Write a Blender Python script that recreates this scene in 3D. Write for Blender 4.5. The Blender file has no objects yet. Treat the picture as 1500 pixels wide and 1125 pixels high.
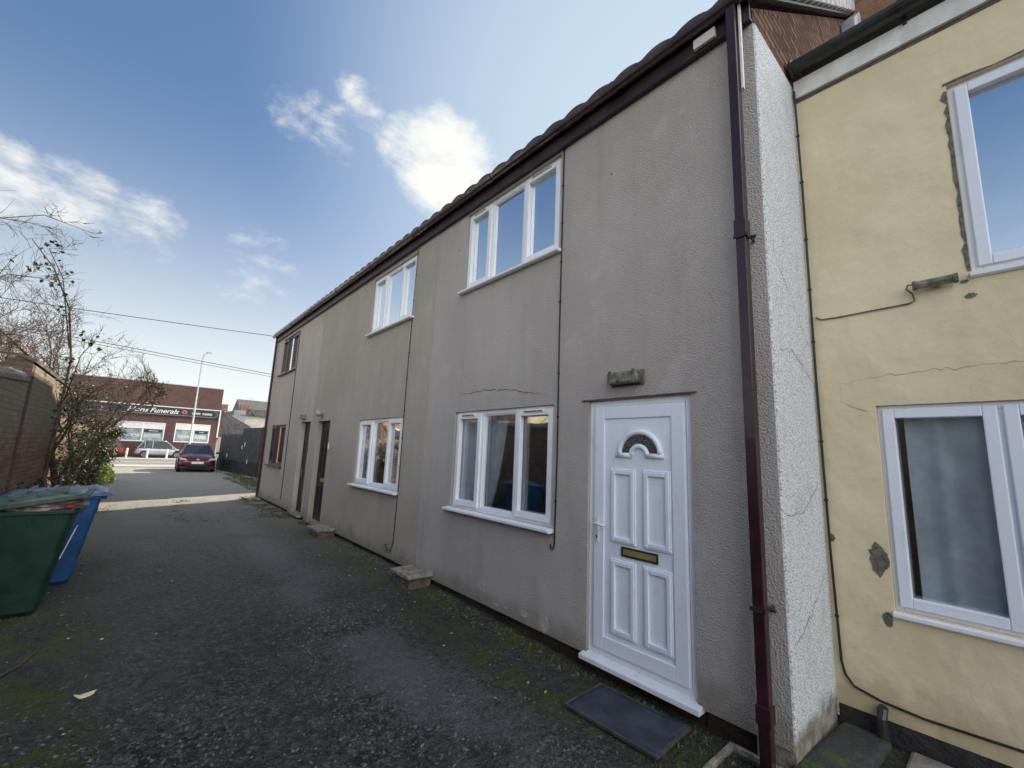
import bpy, bmesh, math, random
from mathutils import Vector, Matrix, noise
R = math.radians
sc = bpy.context.scene
col = sc.collection
# ------------------------------------------------------------------ camera
yaw, pitch, roll = R(40.606), R(9.1834), R(2.350)
f = Vector((math.sin(yaw)*math.cos(pitch), math.cos(yaw)*math.cos(pitch), math.sin(pitch)))
rt = Vector((math.cos(yaw), -math.sin(yaw), 0)); up = rt.cross(f)
r2 = math.cos(roll)*rt + math.sin(roll)*up
u2 = -math.sin(roll)*rt + math.cos(roll)*up
cd = bpy.data.cameras.new('camera'); cam = bpy.data.objects.new('camera', cd); col.objects.link(cam)
cam.matrix_world = Matrix(((r2.x, u2.x, -f.x, 0), (r2.y, u2.y, -f.y, 0), (r2.z, u2.z, -f.z, 0), (0, 0, 0, 1)))
cd.sensor_width = 36; cd.lens = 36*628.5/1500; cd.clip_end = 3000; cd.clip_start = .05
sc.camera = cam
sc.view_settings.view_transform = 'Standard'; sc.view_settings.look = 'None'
sc.view_settings.exposure = 1.68; sc.view_settings.gamma = 1
# ------------------------------------------------------------------ light
SUN_EL = R(32.6); SUN_AZ = math.atan2(1, .44)      # from +Y towards +X
sd = Vector((math.sin(SUN_AZ)*math.cos(SUN_EL), math.cos(SUN_AZ)*math.cos(SUN_EL), math.sin(SUN_EL)))
sl = bpy.data.lights.new('sun', 'SUN'); sl.energy = 3.0; sl.angle = R(.53); sl.color = (1, .90, .72)
so = bpy.data.objects.new('sun', sl); col.objects.link(so); so.rotation_euler = sd.to_track_quat('Z', 'Y').to_euler()
W = bpy.data.worlds.new('World'); sc.world = W; W.use_nodes = True
nt = W.node_tree; N = nt.nodes; LK = nt.links
for n in list(N): N.remove(n)
def wn(t, **k):
    n = N.new(t)
    for a, b in k.items(): setattr(n, a, b)
    return n
def wm(op, a, b=None, c=None, clamp=False):
    n = N.new('ShaderNodeMath'); n.operation = op; n.use_clamp = clamp
    for i, v in enumerate((a, b, c)):
        if v is None: continue
        if isinstance(v, (int, float)): n.inputs[i].default_value = v
        else: LK.new(v, n.inputs[i])
    return n.outputs[0]
def wmr(v, a, b, c=0, d=1, smooth=True):
    n = N.new('ShaderNodeMapRange'); n.interpolation_type = 'SMOOTHSTEP' if smooth else 'LINEAR'
    LK.new(v, n.inputs[0])
    for i, x in enumerate((a, b, c, d)): n.inputs[i+1].default_value = x
    return n.outputs[0]
sky = wn('ShaderNodeTexSky', sky_type='NISHITA', sun_disc=False, sun_elevation=SUN_EL, sun_rotation=SUN_AZ)
sky.air_density = 1.0; sky.dust_density = .35; sky.ozone_density = 2.2
tc = wn('ShaderNodeTexCoord')
dirv = tc.outputs['Generated']
mp = wn('ShaderNodeMapping'); LK.new(dirv, mp.inputs[0]); mp.inputs['Scale'].default_value = (1, 1, 1.9)
mp.inputs['Rotation'].default_value = (0, R(18), 0)
n1 = wn('ShaderNodeTexNoise'); LK.new(mp.outputs[0], n1.inputs['Vector']); n1.inputs['Scale'].default_value = 6.5; n1.inputs['Detail'].default_value = 9; n1.inputs['Roughness'].default_value = .6; n1.inputs['Distortion'].default_value = .35
n2 = wn('ShaderNodeTexNoise'); LK.new(mp.outputs[0], n2.inputs['Vector']); n2.inputs['Scale'].default_value = 22; n2.inputs['Detail'].default_value = 7; n2.inputs['Roughness'].default_value = .62
# cloud banks: (direction, outer angle, inner angle, weight)
BANKS = [((.40, .71, .575), 8, 0.5, 1.25), ((.33, .735, .592), 5.5, .3, .72), ((.242, .741, .626), 3.4, .3, .62),
         ((.213, .731, .648), 2.6, .2, .5), ((.138, .786, .602), 4.5, .3, .5), ((.205, .775, .595), 4, .3, .55), ((.22, .80, .555), 3.6, .3, .5),
         ((-.13, .92, .375), 5, .3, .85), ((-.20, .915, .365), 5, .5, .9), ((-.045, .935, .35), 5.5, .3, .62), ((.14, .938, .316), 7, .3, .52),
         ((.50, .66, .56), 4, .3, .55), ((.27, .935, .215), 8, .4, .3)]
acc = None
for d, ro, ri, w in BANKS:
    v = Vector(d).normalized()
    dp = wn('ShaderNodeVectorMath', operation='DOT_PRODUCT'); LK.new(dirv, dp.inputs[0]); dp.inputs[1].default_value = v
    m = wmr(dp.outputs['Value'], math.cos(R(ro)), math.cos(R(ri)), 0, w)
    acc = m if acc is None else wm('MAXIMUM', acc, m)
# added unseen broken cloud behind the camera, bright enough to light the shaded fronts
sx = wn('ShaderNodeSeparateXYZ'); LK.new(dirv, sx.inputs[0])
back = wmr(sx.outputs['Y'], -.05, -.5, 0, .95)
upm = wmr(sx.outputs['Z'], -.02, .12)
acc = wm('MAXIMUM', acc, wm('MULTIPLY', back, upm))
nn = wm('ADD', wm('MULTIPLY', wm('SUBTRACT', n1.outputs[0], .5), 2.4), wm('MULTIPLY', wm('SUBTRACT', n2.outputs[0], .5), 1.1))
cl = wmr(wm('ADD', acc, nn), .34, 1.42)
cl = wm('MULTIPLY', cl, wmr(acc, .02, .3))
hz = wmr(sx.outputs['Z'], .0, .16, .5, 0)      # pale band of distant haze low over the horizon
# thin haze evens the clear-sky brightness out towards the sun
vd = wn('ShaderNodeVectorMath', operation='SCALE'); LK.new(sky.outputs[0], vd.inputs[0]); vd.inputs['Scale'].default_value = .25
gm = wn('ShaderNodeGamma'); LK.new(vd.outputs[0], gm.inputs[0]); gm.inputs[1].default_value = .58
vk = wn('ShaderNodeVectorMath', operation='SCALE'); LK.new(gm.outputs[0], vk.inputs[0]); vk.inputs['Scale'].default_value = 2.75
hs = wn('ShaderNodeHueSaturation'); LK.new(vk.outputs[0], hs.inputs['Color']); hs.inputs['Saturation'].default_value = 1.55
tn = wn('ShaderNodeVectorMath', operation='MULTIPLY'); LK.new(hs.outputs[0], tn.inputs[0]); tn.inputs[1].default_value = (1.30, 1.13, 1.20)
low = wn('ShaderNodeMix', data_type='RGBA'); LK.new(wm('POWER', wmr(sx.outputs['Z'], .60, .06, 0, 1, False), 1.9), low.inputs[0]); LK.new(tn.outputs[0], low.inputs[6]); low.inputs[7].default_value = (6.2, 6.6, 6.4, 1)
cc_ = wn('ShaderNodeMix', data_type='RGBA'); LK.new(wm('MULTIPLY', back, upm), cc_.inputs[0]); cc_.inputs[6].default_value = (6.3, 6.3, 6.0, 1); cc_.inputs[7].default_value = (26, 26, 26, 1)  # second colour: the added back cloud, far brighter than the banks in view
sdp = wn('ShaderNodeVectorMath', operation='DOT_PRODUCT'); LK.new(dirv, sdp.inputs[0]); sdp.inputs[1].default_value = sd
aur = wn('ShaderNodeMix', data_type='RGBA'); LK.new(wmr(sdp.outputs['Value'], .62, 1.0, 0, .9), aur.inputs[0]); LK.new(low.outputs[2], aur.inputs[6]); aur.inputs[7].default_value = (4.0, 4.9, 5.7, 1)
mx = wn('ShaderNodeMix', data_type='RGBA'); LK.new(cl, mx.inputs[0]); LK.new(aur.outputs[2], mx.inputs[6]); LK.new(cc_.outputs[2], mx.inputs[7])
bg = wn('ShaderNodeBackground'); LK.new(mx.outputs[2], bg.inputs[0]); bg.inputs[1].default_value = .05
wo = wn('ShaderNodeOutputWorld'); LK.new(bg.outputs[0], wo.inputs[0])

# ------------------------------------------------------------------ helpers: materials
class M_:
    def __init__(s, name):
        s.m = bpy.data.materials.new(name); s.m.use_nodes = True
        s.t = s.m.node_tree; s.N = s.t.nodes; s.L = s.t.links
        s.b = s.N['Principled BSDF']; s.out = s.N['Material Output']
        s.tc = s.N.new('ShaderNodeTexCoord'); s.co = s.tc.outputs['Object']
        s.h = None
    def n(s, t, **k):
        n = s.N.new(t)
        for a, b in k.items(): setattr(n, a, b)
        return n
    def put(s, v, i):
        if isinstance(v, (int, float, tuple, list)): i.default_value = v
        else: s.L.new(v, i)
    def math(s, op, a, b=None, clamp=False):
        n = s.n('ShaderNodeMath', operation=op, use_clamp=clamp); s.put(a, n.inputs[0])
        if b is not None: s.put(b, n.inputs[1])
        return n.outputs[0]
    def map(s, scale=(1, 1, 1), loc=(0, 0, 0), rot=(0, 0, 0), co=None):
        n = s.n('ShaderNodeMapping'); s.L.new(co or s.co, n.inputs[0])
        n.inputs['Scale'].default_value = scale; n.inputs['Location'].default_value = loc; n.inputs['Rotation'].default_value = rot
        return n.outputs[0]
    def noise(s, scale, detail=4, rough=.55, co=None, dist=0):
        n = s.n('ShaderNodeTexNoise'); s.L.new(co or s.co, n.inputs['Vector'])
        n.inputs['Scale'].default_value = scale; n.inputs['Detail'].default_value = detail; n.inputs['Roughness'].default_value = rough; n.inputs['Distortion'].default_value = dist
        return n.outputs[0]
    def vor(s, scale, feat='F1', out='Distance', co=None):
        n = s.n('ShaderNodeTexVoronoi', feature=feat); s.L.new(co or s.co, n.inputs['Vector']); n.inputs['Scale'].default_value = scale
        return n.outputs[out]
    def mr(s, v, a, b, c=0., d=1.):
        n = s.n('ShaderNodeMapRange'); n.interpolation_type = 'SMOOTHSTEP'
        s.put(v, n.inputs[0])
        for i, x in enumerate((a, b, c, d)): n.inputs[i+1].default_value = x
        return n.outputs[0]
    def mix(s, f, a, b, blend='MIX'):
        n = s.n('ShaderNodeMix', data_type='RGBA', blend_type=blend); s.put(f, n.inputs[0])
        for v, i in ((a, 6), (b, 7)): s.put(tuple(v)+(1,) if isinstance(v, (tuple, list)) and len(v) == 3 else v, n.inputs[i])
        return n.outputs[2]
    def xyz(s):
        n = s.n('ShaderNodeSeparateXYZ'); s.L.new(s.co, n.inputs[0]); return n.outputs
    def bump(s, h, dist=.01, strength=1.):
        n = s.n('ShaderNodeBump'); s.L.new(h, n.inputs['Height']); n.inputs['Distance'].default_value = dist; n.inputs['Strength'].default_value = strength
        if s.h: s.L.new(s.h, n.inputs['Normal'])
        s.h = n.outputs[0]; s.L.new(s.h, s.b.inputs['Normal'])
    def done(s, c, rough=.7, metal=0., spec=None, coat=0):
        s.put(tuple(c)+(1,) if isinstance(c, (tuple, list)) and len(c) == 3 else c, s.b.inputs['Base Color'])
        s.put(rough, s.b.inputs['Roughness']); s.b.inputs['Metallic'].default_value = metal
        if spec is not None: s.b.inputs['Specular IOR Level'].default_value = spec
        s.b.inputs['Coat Weight'].default_value = coat
        return s.m
def dull(c, k): return tuple(min(1, x*k) for x in c)
def plain(name, c, rough=.6, var=.18, scale=9, bump=0, bscale=60, metal=0, coat=0, spec=None):
    m = M_(name); n = m.noise(scale, 6, .6)
    cc = m.mix(m.mr(n, .35, .68), dull(c, 1-var), dull(c, 1+var))
    if bump: m.bump(m.noise(bscale, 3), bump)
    rr = m.mr(m.noise(scale*2.3, 4), .3, .7, max(.02, rough-.08), min(1, rough+.1))
    return m.done(cc, rr, metal, spec, coat)
MT = {}
# rendered facade
def render_mat(name, base, tint, algae=.5):
    m = M_(name); o = m.xyz()
    big = m.noise(.9, 5, .6, m.map((1, 1, .7)))
    streak = m.noise(5, 6, .62, m.map((1, 1, .09)))
    c = m.mix(m.mr(big, .35, .65), base, tint)
    c = m.mix(m.math('MULTIPLY', m.mr(streak, .48, .74), .3), c, dull(base, .68))
    c = m.mix(m.math('MULTIPLY', m.mr(m.noise(2.3, 7, .65), .56, .7), .35), c, dull(tint, 1.25))
    sp = m.noise(130, 2, .5)
    c = m.mix(m.math('MULTIPLY', m.mr(sp, .52, .68), .4), c, dull(base, 1.35))
    c = m.mix(m.math('MULTIPLY', m.mr(sp, .48, .32), .45), c, dull(base, .55))
    al = m.math('MULTIPLY', m.mr(m.math('ADD', o['Z'], m.math('MULTIPLY', m.noise(3.5, 5, .6), .55)), -1.05, -1.33), algae)
    c = m.mix(al, c, (.12, .125, .06))
    m.bump(m.noise(85, 2, .5), .014); m.bump(m.noise(22, 4), .005); m.bump(m.noise(2.5, 3, .5, m.map((1, 1, .4))), .02)
    return m.done(c, .9, spec=.25)
MT['grey'] = render_mat('grey_render', (.465, .418, .388), (.53, .485, .452))
MT['beige'] = render_mat('beige_render', (.44, .395, .33), (.50, .45, .385))
MT['far_grey'] = render_mat('weathered_render', (.50, .45, .395), (.56, .51, .455))
# white pebbledash with grime and hair cracks
m = M_('white_pebbledash'); o = m.xyz()
v = m.vor(95); c = m.mix(m.mr(v, .44, .70), (.72, .75, .785), (.36, .375, .385))
c = m.mix(m.math('MULTIPLY', m.mr(m.noise(38, 5, .7), .56, .68), .55), c, (.30, .31, .31))
c = m.mix(m.math('MULTIPLY', m.mr(m.noise(3.2, 6, .65, m.map((2, 2, .7))), .5, .72), .5), c, (.40, .42, .44))
al = m.mr(m.math('ADD', o['Z'], m.math('MULTIPLY', m.noise(9, 5), .2)), -1.36, -1.45)
c = m.mix(m.math('MULTIPLY', al, .8), c, (.16, .155, .10))
m.bump(v, .004, .6); MT['white_dash'] = m.done(c, .9, spec=.2)
# yellow masonry paint
m = M_('yellow_masonry_paint'); o = m.xyz()
c = m.mix(m.mr(m.noise(1.3, 6, .6), .35, .66), (.71, .605, .40), (.78, .675, .465))
c = m.mix(m.math('MULTIPLY', m.mr(m.noise(5, 7, .7, m.map((1, 1, .3))), .5, .74), .35), c, (.58, .50, .35))
c = m.mix(m.math('MULTIPLY', m.mr(m.noise(26, 6, .7), .62, .74), .4), c, (.40, .34, .23))
al = m.math('MULTIPLY', m.mr(m.math('ADD', o['Z'], m.math('MULTIPLY', m.noise(4, 6, .7), .9)), -.78, -1.12), .4)
c = m.mix(al, c, (.33, .26, .14))
m.bump(m.noise(2.6, 3, .5), .03); m.bump(m.noise(70, 4, .6), .002); m.bump(m.noise(12, 4, .6, m.map((1, 1, .6))), .004)
MT['yellow'] = m.done(c, .72, spec=.3)
# bricks
def brick_mat(name, a, b, mortar, plane='xz', bump=.006, soot=.35, w=.225, h=.075, msize=.011):
    m = M_(name); cx = m.n('ShaderNodeSeparateXYZ'); m.L.new(m.co, cx.inputs[0])
    cb = m.n('ShaderNodeCombineXYZ')
    if plane == 'rxy': pass
    m.L.new(cx.outputs['X' if plane[0] == 'x' else 'Y'], cb.inputs[0]); m.L.new(cx.outputs['Z'], cb.inputs[1])
    if plane == 'both':   # any upright face: use x+y as the run
        s_ = m.math('ADD', cx.outputs['X'], cx.outputs['Y']); m.L.new(s_, cb.inputs[0])
    dn = m.n('ShaderNodeVectorMath', operation='ADD'); m.L.new(cb.outputs[0], dn.inputs[0])
    wob = m.n('ShaderNodeVectorMath', operation='SCALE'); nz = m.n('ShaderNodeTexNoise'); m.L.new(m.co, nz.inputs['Vector']); nz.inputs['Scale'].default_value = 9
    m.L.new(nz.outputs['Color'], wob.inputs[0]); wob.inputs['Scale'].default_value = .012; m.L.new(wob.outputs[0], dn.inputs[1])
    bt = m.n('ShaderNodeTexBrick'); m.L.new(dn.outputs[0], bt.inputs['Vector'])
    bt.inputs['Scale'].default_value = 1; bt.inputs['Brick Width'].default_value = w; bt.inputs['Row Height'].default_value = h
    bt.inputs['Mortar Size'].default_value = msize; bt.inputs['Mortar Smooth'].default_value = .3; bt.inputs['Bias'].default_value = 0
    bt.inputs['Color1'].default_value = a+(1,); bt.inputs['Color2'].default_value = b+(1,); bt.inputs['Mortar'].default_value = mortar+(1,)
    c = m.mix(m.math('MULTIPLY', m.mr(m.noise(2.2, 6, .65), .42, .7), soot), bt.outputs['Color'], dull(a, .35))
    c = m.mix(m.math('MULTIPLY', m.mr(m.noise(30, 5, .7), .5, .7), .3), c, dull(b, 1.4))
    inv = m.math('SUBTRACT', 1, bt.outputs['Fac']); m.bump(inv, bump); m.bump(m.noise(60, 4), .004)
    return m, c
def bm_(name, *a, **k):
    m, c = brick_mat(name, *a, **k); return m.done(c, .9, spec=.2)
MT['plinth'] = bm_('plinth_brick', (.030, .020, .018), (.070, .040, .034), (.045, .042, .038), 'y', soot=.7, bump=.02)
MT['gable_brick'] = bm_('gable_brick', (.10, .05, .035), (.27, .14, .09), (.035, .03, .028), 'xz', bump=.02)
MT['chim_brick'] = bm_('chimney_brick', (.26, .10, .06), (.36, .17, .10), (.22, .2, .17), 'both')
MT['shop_brick'] = bm_('shop_brick', (.115, .055, .047), (.15, .075, .063), (.14, .115, .105), 'xz', soot=.3)
MT['orange_brick'] = bm_('orange_brick', (.27, .12, .065), (.38, .2, .12), (.36, .30, .24), 'both')
MT['dark_brick'] = bm_('dark_brick', (.10, .06, .05), (.15, .09, .075), (.08, .07, .06), 'both', soot=.5)
m, c = brick_mat('garden_wall_brick', (.17, .085, .065), (.27, .16, .12), (.13, .12, .10), 'y', bump=.012, soot=.25, msize=.014)
o = m.xyz()
c = m.mix(m.math('MULTIPLY', m.mr(m.math('ADD', o['Z'], m.math('MULTIPLY', m.noise(2, 5), 1.0)), .2, .75), .5), c, (.25, .23, .18))
c = m.mix(m.math('MULTIPLY', m.mr(m.noise(3.1, 6, .7), .52, .64), .5), c, (.20, .22, .13))
MT['garden_brick'] = m.done(c, .93, spec=.15)
# ground
m = M_('alley_surface'); o = m.xyz()
nb = m.noise(.8, 6, .62); n3 = m.noise(3.2, 7, .68)
cv = m.n('ShaderNodeTexVoronoi'); m.L.new(m.co, cv.inputs['Vector']); cv.inputs['Scale'].default_value = 40
cv2 = m.n('ShaderNodeTexVoronoi'); m.L.new(m.co, cv2.inputs['Vector']); cv2.inputs['Scale'].default_value = 125
c = m.mix(m.mr(nb, .36, .64), (.044, .045, .046), (.092, .093, .094))
c = m.mix(m.math('MULTIPLY', m.mr(n3, .42, .6), .55), c, (.020, .020, .020))
cs = m.n('ShaderNodeSeparateColor'); m.L.new(cv.outputs['Color'], cs.inputs[0])
cs2 = m.n('ShaderNodeSeparateColor'); m.L.new(cv2.outputs['Color'], cs2.inputs[0])
c = m.mix(m.math('MULTIPLY', m.mr(cs.outputs[0], .55, 1), .5), c, (.11, .11, .108))
c = m.mix(m.math('MULTIPLY', m.mr(cs.outputs[1], .5, 1), .55), c, (.012, .012, .012))
c = m.mix(m.math('MULTIPLY', m.mr(cs2.outputs[0], .7, 1), .45), c, (.15, .15, .145))
for hx, hy, hr in ((1.45, 2.75, .42), (.15, 3.2, .5), (.75, 2.2, .3), (1.75, 4.4, .42), (1.9, 11.8, .8), (.4, 7.3, .45), (1.5, 6.2, .4), (2.2, 9.8, .5)):
    dv = m.n('ShaderNodeVectorMath', operation='DISTANCE'); m.L.new(m.co, dv.inputs[0]); dv.inputs[1].default_value = (hx, hy, -1.68)
    hm = m.mr(m.math('ADD', dv.outputs['Value'], m.math('MULTIPLY', m.math('SUBTRACT', n3, .5), 1.1)), hr, hr*.55)
    c = m.mix(m.math('MULTIPLY', hm, .8), c, m.mix(m.mr(cs.outputs[2], .3, .9), (.014, .014, .015), (.085, .085, .09)))
gr = m.noise(17, 8, .8); c = m.mix(m.math('MULTIPLY', m.mr(gr, .52, .64), .65), c, (.19, .19, .188)); c = m.mix(m.math('MULTIPLY', m.mr(gr, .47, .37), .6), c, (.016, .016, .016))
# dusty wheel track
tr = m.math('MULTIPLY', m.mr(m.math('ABSOLUTE', m.math('SUBTRACT', m.math('ADD', o['X'], m.math('MULTIPLY', n3, .5)), 2.0)), .45, .05), m.mr(nb, .38, .56))
c = m.mix(m.math('MULTIPLY', tr, .55), c, (.15, .152, .16))
# moss along both edges and down the middle
ml = m.mr(m.math('SUBTRACT', o['X'], m.math('MULTIPLY', m.noise(1.1, 3), .9)), -.15, -.75)
mr_ = m.mr(m.math('ADD', o['X'], m.math('MULTIPLY', m.noise(1.4, 3), .8)), 2.45, 3.0)
mc = m.math('MULTIPLY', m.mr(m.math('ABSOLUTE', m.math('SUBTRACT', o['X'], 1.15)), .45, .1), .22)
mm = m.math('MAXIMUM', m.math('MAXIMUM', ml, mr_), mc)
near = m.mr(o['Y'], 30, 26)
mm = m.math('MULTIPLY', m.math('MULTIPLY', mm, near), m.mr(m.noise(3.3, 8, .74), .46, .58))
c = m.mix(m.math('MULTIPLY', m.math('MAXIMUM', ml, mr_), m.math('MULTIPLY', near, .45)), c, (.034, .028, .020))
c = m.mix(m.math('MULTIPLY', mm, .85), c, m.mix(m.noise(40, 4), (.032, .043, .010), (.10, .12, .025)))
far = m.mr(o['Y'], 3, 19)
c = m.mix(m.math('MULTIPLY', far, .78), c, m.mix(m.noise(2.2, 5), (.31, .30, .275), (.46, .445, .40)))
m.bump(cv.outputs['Distance'], .018, .8); m.bump(cv2.outputs['Distance'], .006, .8); m.bump(n3, .05); m.bump(m.noise(18, 5, .7), .02)
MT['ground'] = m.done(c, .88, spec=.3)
m = M_('street_asphalt'); c = m.mix(m.noise(1.5, 6), (.15, .145, .14), (.21, .205, .195)); m.bump(m.noise(60, 3), .006); MT['road'] = m.done(c, .85)
m = M_('paving'); c = m.mix(m.noise(2.5, 6), (.36, .34, .30), (.46, .43, .38)); m.bump(m.noise(40, 3), .004); MT['paving'] = m.done(c, .9)
def upvc(name, c):
    m = M_(name); d = m.mr(m.noise(7, 7, .7, m.map((1, 1, .5))), .52, .78)
    cc = m.mix(m.math('MULTIPLY', d, .4), c, (.50, .48, .44)); cc = m.mix(m.math('MULTIPLY', m.mr(m.noise(160, 2), .66, .72), .5), cc, dull(c, .35))
    return m.done(cc, .33)
MT['upvc'] = upvc('white_upvc', (.84, .86, .90)); MT['door'] = upvc('white_door', (.86, .90, 1.0)); MT['yupvc'] = upvc('tinted_white_upvc', (.80, .83, .92))
MT['brown'] = plain('brown_wood', (.035, .018, .016), .42, .4, 14, coat=.2)
MT['gutter'] = plain('brown_plastic', (.050, .030, .040), .24, .3, 5, coat=.7)
MT['fascia'] = plain('brown_fascia', (.042, .024, .027), .35, .35, 4)
MT['pipe'] = plain('maroon_pipe', (.036, .010, .014), .36, .3, 5, coat=.3)
MT['black'] = plain('black_rubber', (.018, .018, .018), .5, .3)
MT['blackpl'] = plain('black_plastic', (.03, .03, .032), .35, .3)
MT['tile'] = plain('concrete_tile', (.085, .062, .055), .85, .4, 6, bump=.006)
MT['slate'] = plain('slate', (.10, .095, .095), .7, .3, 3)
MT['verge'] = plain('pale_verge', (.48, .46, .46), .6, .2, 8)
MT['whitep'] = plain('white_paint', (.74, .73, .70), .6, .12, 6)
MT['cement'] = plain('bare_cement', (.155, .145, .125), .95, .35, 25, bump=.01)
MT['pale'] = plain('pale_cement', (.50, .46, .41), .95, .2, 30, bump=.006)
MT['crack'] = plain('crack', (.13, .10, .085), .95, .3, 30)
MT['ycrack'] = plain('yellow_crack', (.34, .27, .16), .95, .3, 30)
MT['brass'] = plain('aged_brass', (.50, .40, .14), .3, .12, 6, metal=.45)
MT['chrome'] = plain('chrome', (.6, .6, .62), .25, .1, 10, metal=1)
MT['leadlight'] = None
MT['concrete'] = plain('concrete', (.27, .245, .205), .95, .35, 9, bump=.008)
MT['slab'] = plain('weathered_slab', (.28, .25, .20), .95, .4, 12, bump=.008)
MT['terracotta'] = plain('terracotta', (.13, .10, .085), .9, .35, 12, bump=.006)
m = M_('mossy_stone'); c = m.mix(m.mr(m.noise(6, 7, .7), .48, .62), (.045, .05, .055), (.07, .095, .03)); m.bump(m.noise(12, 5), .03); m.bump(m.noise(90, 3), .005); MT['mossy'] = m.done(c, .75)
MT['mat'] = plain('blue_black_mat', (.040, .050, .068), .85, .4, 4, bump=.006, bscale=220)
MT['matedge'] = plain('mat_edge', (.07, .065, .065), .8, .3)
MT['green'] = plain('green_bin_plastic', (.010, .042, .028), .42, .3, 4, bump=.001, bscale=200)
MT['greenlid'] = plain('green_lid_plastic', (.065, .105, .082), .36, .35, 6)
MT['blue'] = plain('blue_bin_plastic', (.022, .095, .27), .40, .25, 4, bump=.001, bscale=200)
MT['bluelid'] = plain('blue_lid_plastic', (.11, .15, .25), .34, .3, 6)
MT['bag'] = plain('rubbish_bag', (.34, .27, .24), .5, .5, 16)
MT['redpl'] = plain('red_wrapper', (.45, .05, .06), .45, .3)
MT['bark'] = plain('bark', (.10, .068, .052), .9, .45, 14, bump=.01)
MT['twig'] = plain('twig', (.13, .088, .075), .85, .4, 8)
def leafm(name, a, b):
    m = M_(name); oi = m.n('ShaderNodeNewGeometry')
    c = m.mix(oi.outputs['Random Per Island'], a, b); c = m.mix(m.math('MULTIPLY', m.noise(6, 3), .5), c, dull(a, .7))
    m.b.inputs['Transmission Weight'].default_value = 0
    return m.done(c, .5)
MT['leaf'] = leafm('leaf', (.035, .060, .022), (.11, .14, .055))
MT['ivy'] = leafm('ivy_leaf', (.022, .050, .025), (.065, .10, .05))
MT['drab'] = leafm('drab_leaf', (.11, .095, .06), (.24, .21, .14))
MT['yleaf'] = leafm('yellow_green_leaf', (.20, .30, .04), (.65, .66, .12))
MT['grass'] = leafm('grass', (.05, .075, .015), (.14, .16, .05))
MT['stone'] = leafm('stone', (.018, .018, .019), (.17, .17, .168))
MT['dryleaf'] = leafm('dry_leaf', (.25, .20, .10), (.50, .46, .26))
MT['petal'] = plain('petal', (.75, .68, .40), .6, .15)
MT['curtain'] = plain('net_curtain', (.62, .66, .68), .9, .12, 6)
MT['bluecurtain'] = plain('blue_curtain', (.55, .68, .92), .9, .15, 4)
MT['room'] = plain('room_wall', (.20, .19, .18), .9, .2)
MT['sack'] = plain('wood_door_panel', (.032, .017, .015), .5, .4)
def glassm(name, k, base, tint=(.95, .98, 1.0), rough=.01, gc=(.95, .97, 1)):
    m = M_(name); m.N.remove(m.b)
    fr = m.n('ShaderNodeLayerWeight'); fr.inputs[0].default_value = .5
    fac = m.math('ADD', m.math('MULTIPLY', m.math('POWER', fr.outputs['Facing'], 3), k), base, True)
    tr = m.n('ShaderNodeBsdfTransparent'); tr.inputs[0].default_value = tint+(1,)
    gl = m.n('ShaderNodeBsdfGlossy'); gl.inputs['Roughness'].default_value = rough; gl.inputs[0].default_value = gc+(1,)
    b = m.n('ShaderNodeBump'); m.L.new(m.noise(1.6, 2), b.inputs['Height']); b.inputs['Distance'].default_value = .004; m.L.new(b.outputs[0], gl.inputs['Normal'])
    mx = m.n('ShaderNodeMixShader'); m.L.new(fac, mx.inputs[0]); m.L.new(tr.outputs[0], mx.inputs[1]); m.L.new(gl.outputs[0], mx.inputs[2]); m.L.new(mx.outputs[0], m.out.inputs[0])
    return m.m
MT['glass'] = glassm('window_glass', 1.3, .16)
MT['midglass'] = glassm('bright_window_glass', 1.2, .33)
MT['upglass'] = glassm('sky_lit_glass', 1.0, .80, gc=(.98, 1, 1))
MT['darkglass'] = plain('dark_car_glass', (.02, .028, .033), .05, .2)
MT['lampglass'] = plain('dirty_diffuser', (.20, .185, .15), .4, .5, 20, bump=.004, bscale=150)
m = M_('leaded_glass'); v = m.vor(60, 'DISTANCE_TO_EDGE'); c = m.mix(m.mr(v, .05, .12), (.16, .15, .15), (.012, .012, .02)); m.bump(v, .003); MT['leadlight'] = m.done(c, .15)
MT['carred'] = plain('dark_red_paint', (.10, .012, .02), .28, .12, 2, coat=.6)
MT['carbright'] = plain('red_paint', (.38, .025, .02), .3, .12, 2, coat=.6)
MT['carsilver'] = plain('silver_paint', (.42, .44, .47), .3, .06, 2, metal=.4, coat=.5)
MT['tyre'] = plain('tyre', (.02, .02, .02), .8, .2)
MT['headlamp'] = plain('headlamp', (.55, .57, .60), .15, .2, 20)
MT['plate'] = plain('number_plate', (.78, .78, .74), .4, .05)
MT['signblack'] = plain('sign_black', (.018, .02, .024), .35, .2)
MT['pink'] = plain('pink', (.70, .16, .22), .5, .1)
MT['purple'] = plain('purple', (.16, .13, .34), .5, .3, 12)
MT['poster'] = plain('poster', (.50, .58, .58), .5, .15, 3)
MT['shopwin'] = plain('shop_glass', (.30, .36, .34), .12, .3, 1.5)
MT['fence'] = plain('dark_cladding', (.045, .053, .062), .55, .25, 3)
MT['fencelow'] = plain('black_cladding', (.018, .022, .026), .6, .25, 3)
MT['galv'] = plain('galvanised', (.42, .43, .42), .5, .15, 5, metal=.3)
MT['cream'] = plain('cream_render', (.56, .52, .45), .85, .15, 1)
MT['housegrey'] = plain('grey_render_house', (.30, .31, .32), .9, .12, 1)
MT['tar'] = plain('tar_band', (.025, .024, .026), .7, .4, 12, bump=.01)
MT['stamp'] = plain('pale_bollard', (.72, .70, .64), .7, .1)

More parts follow.
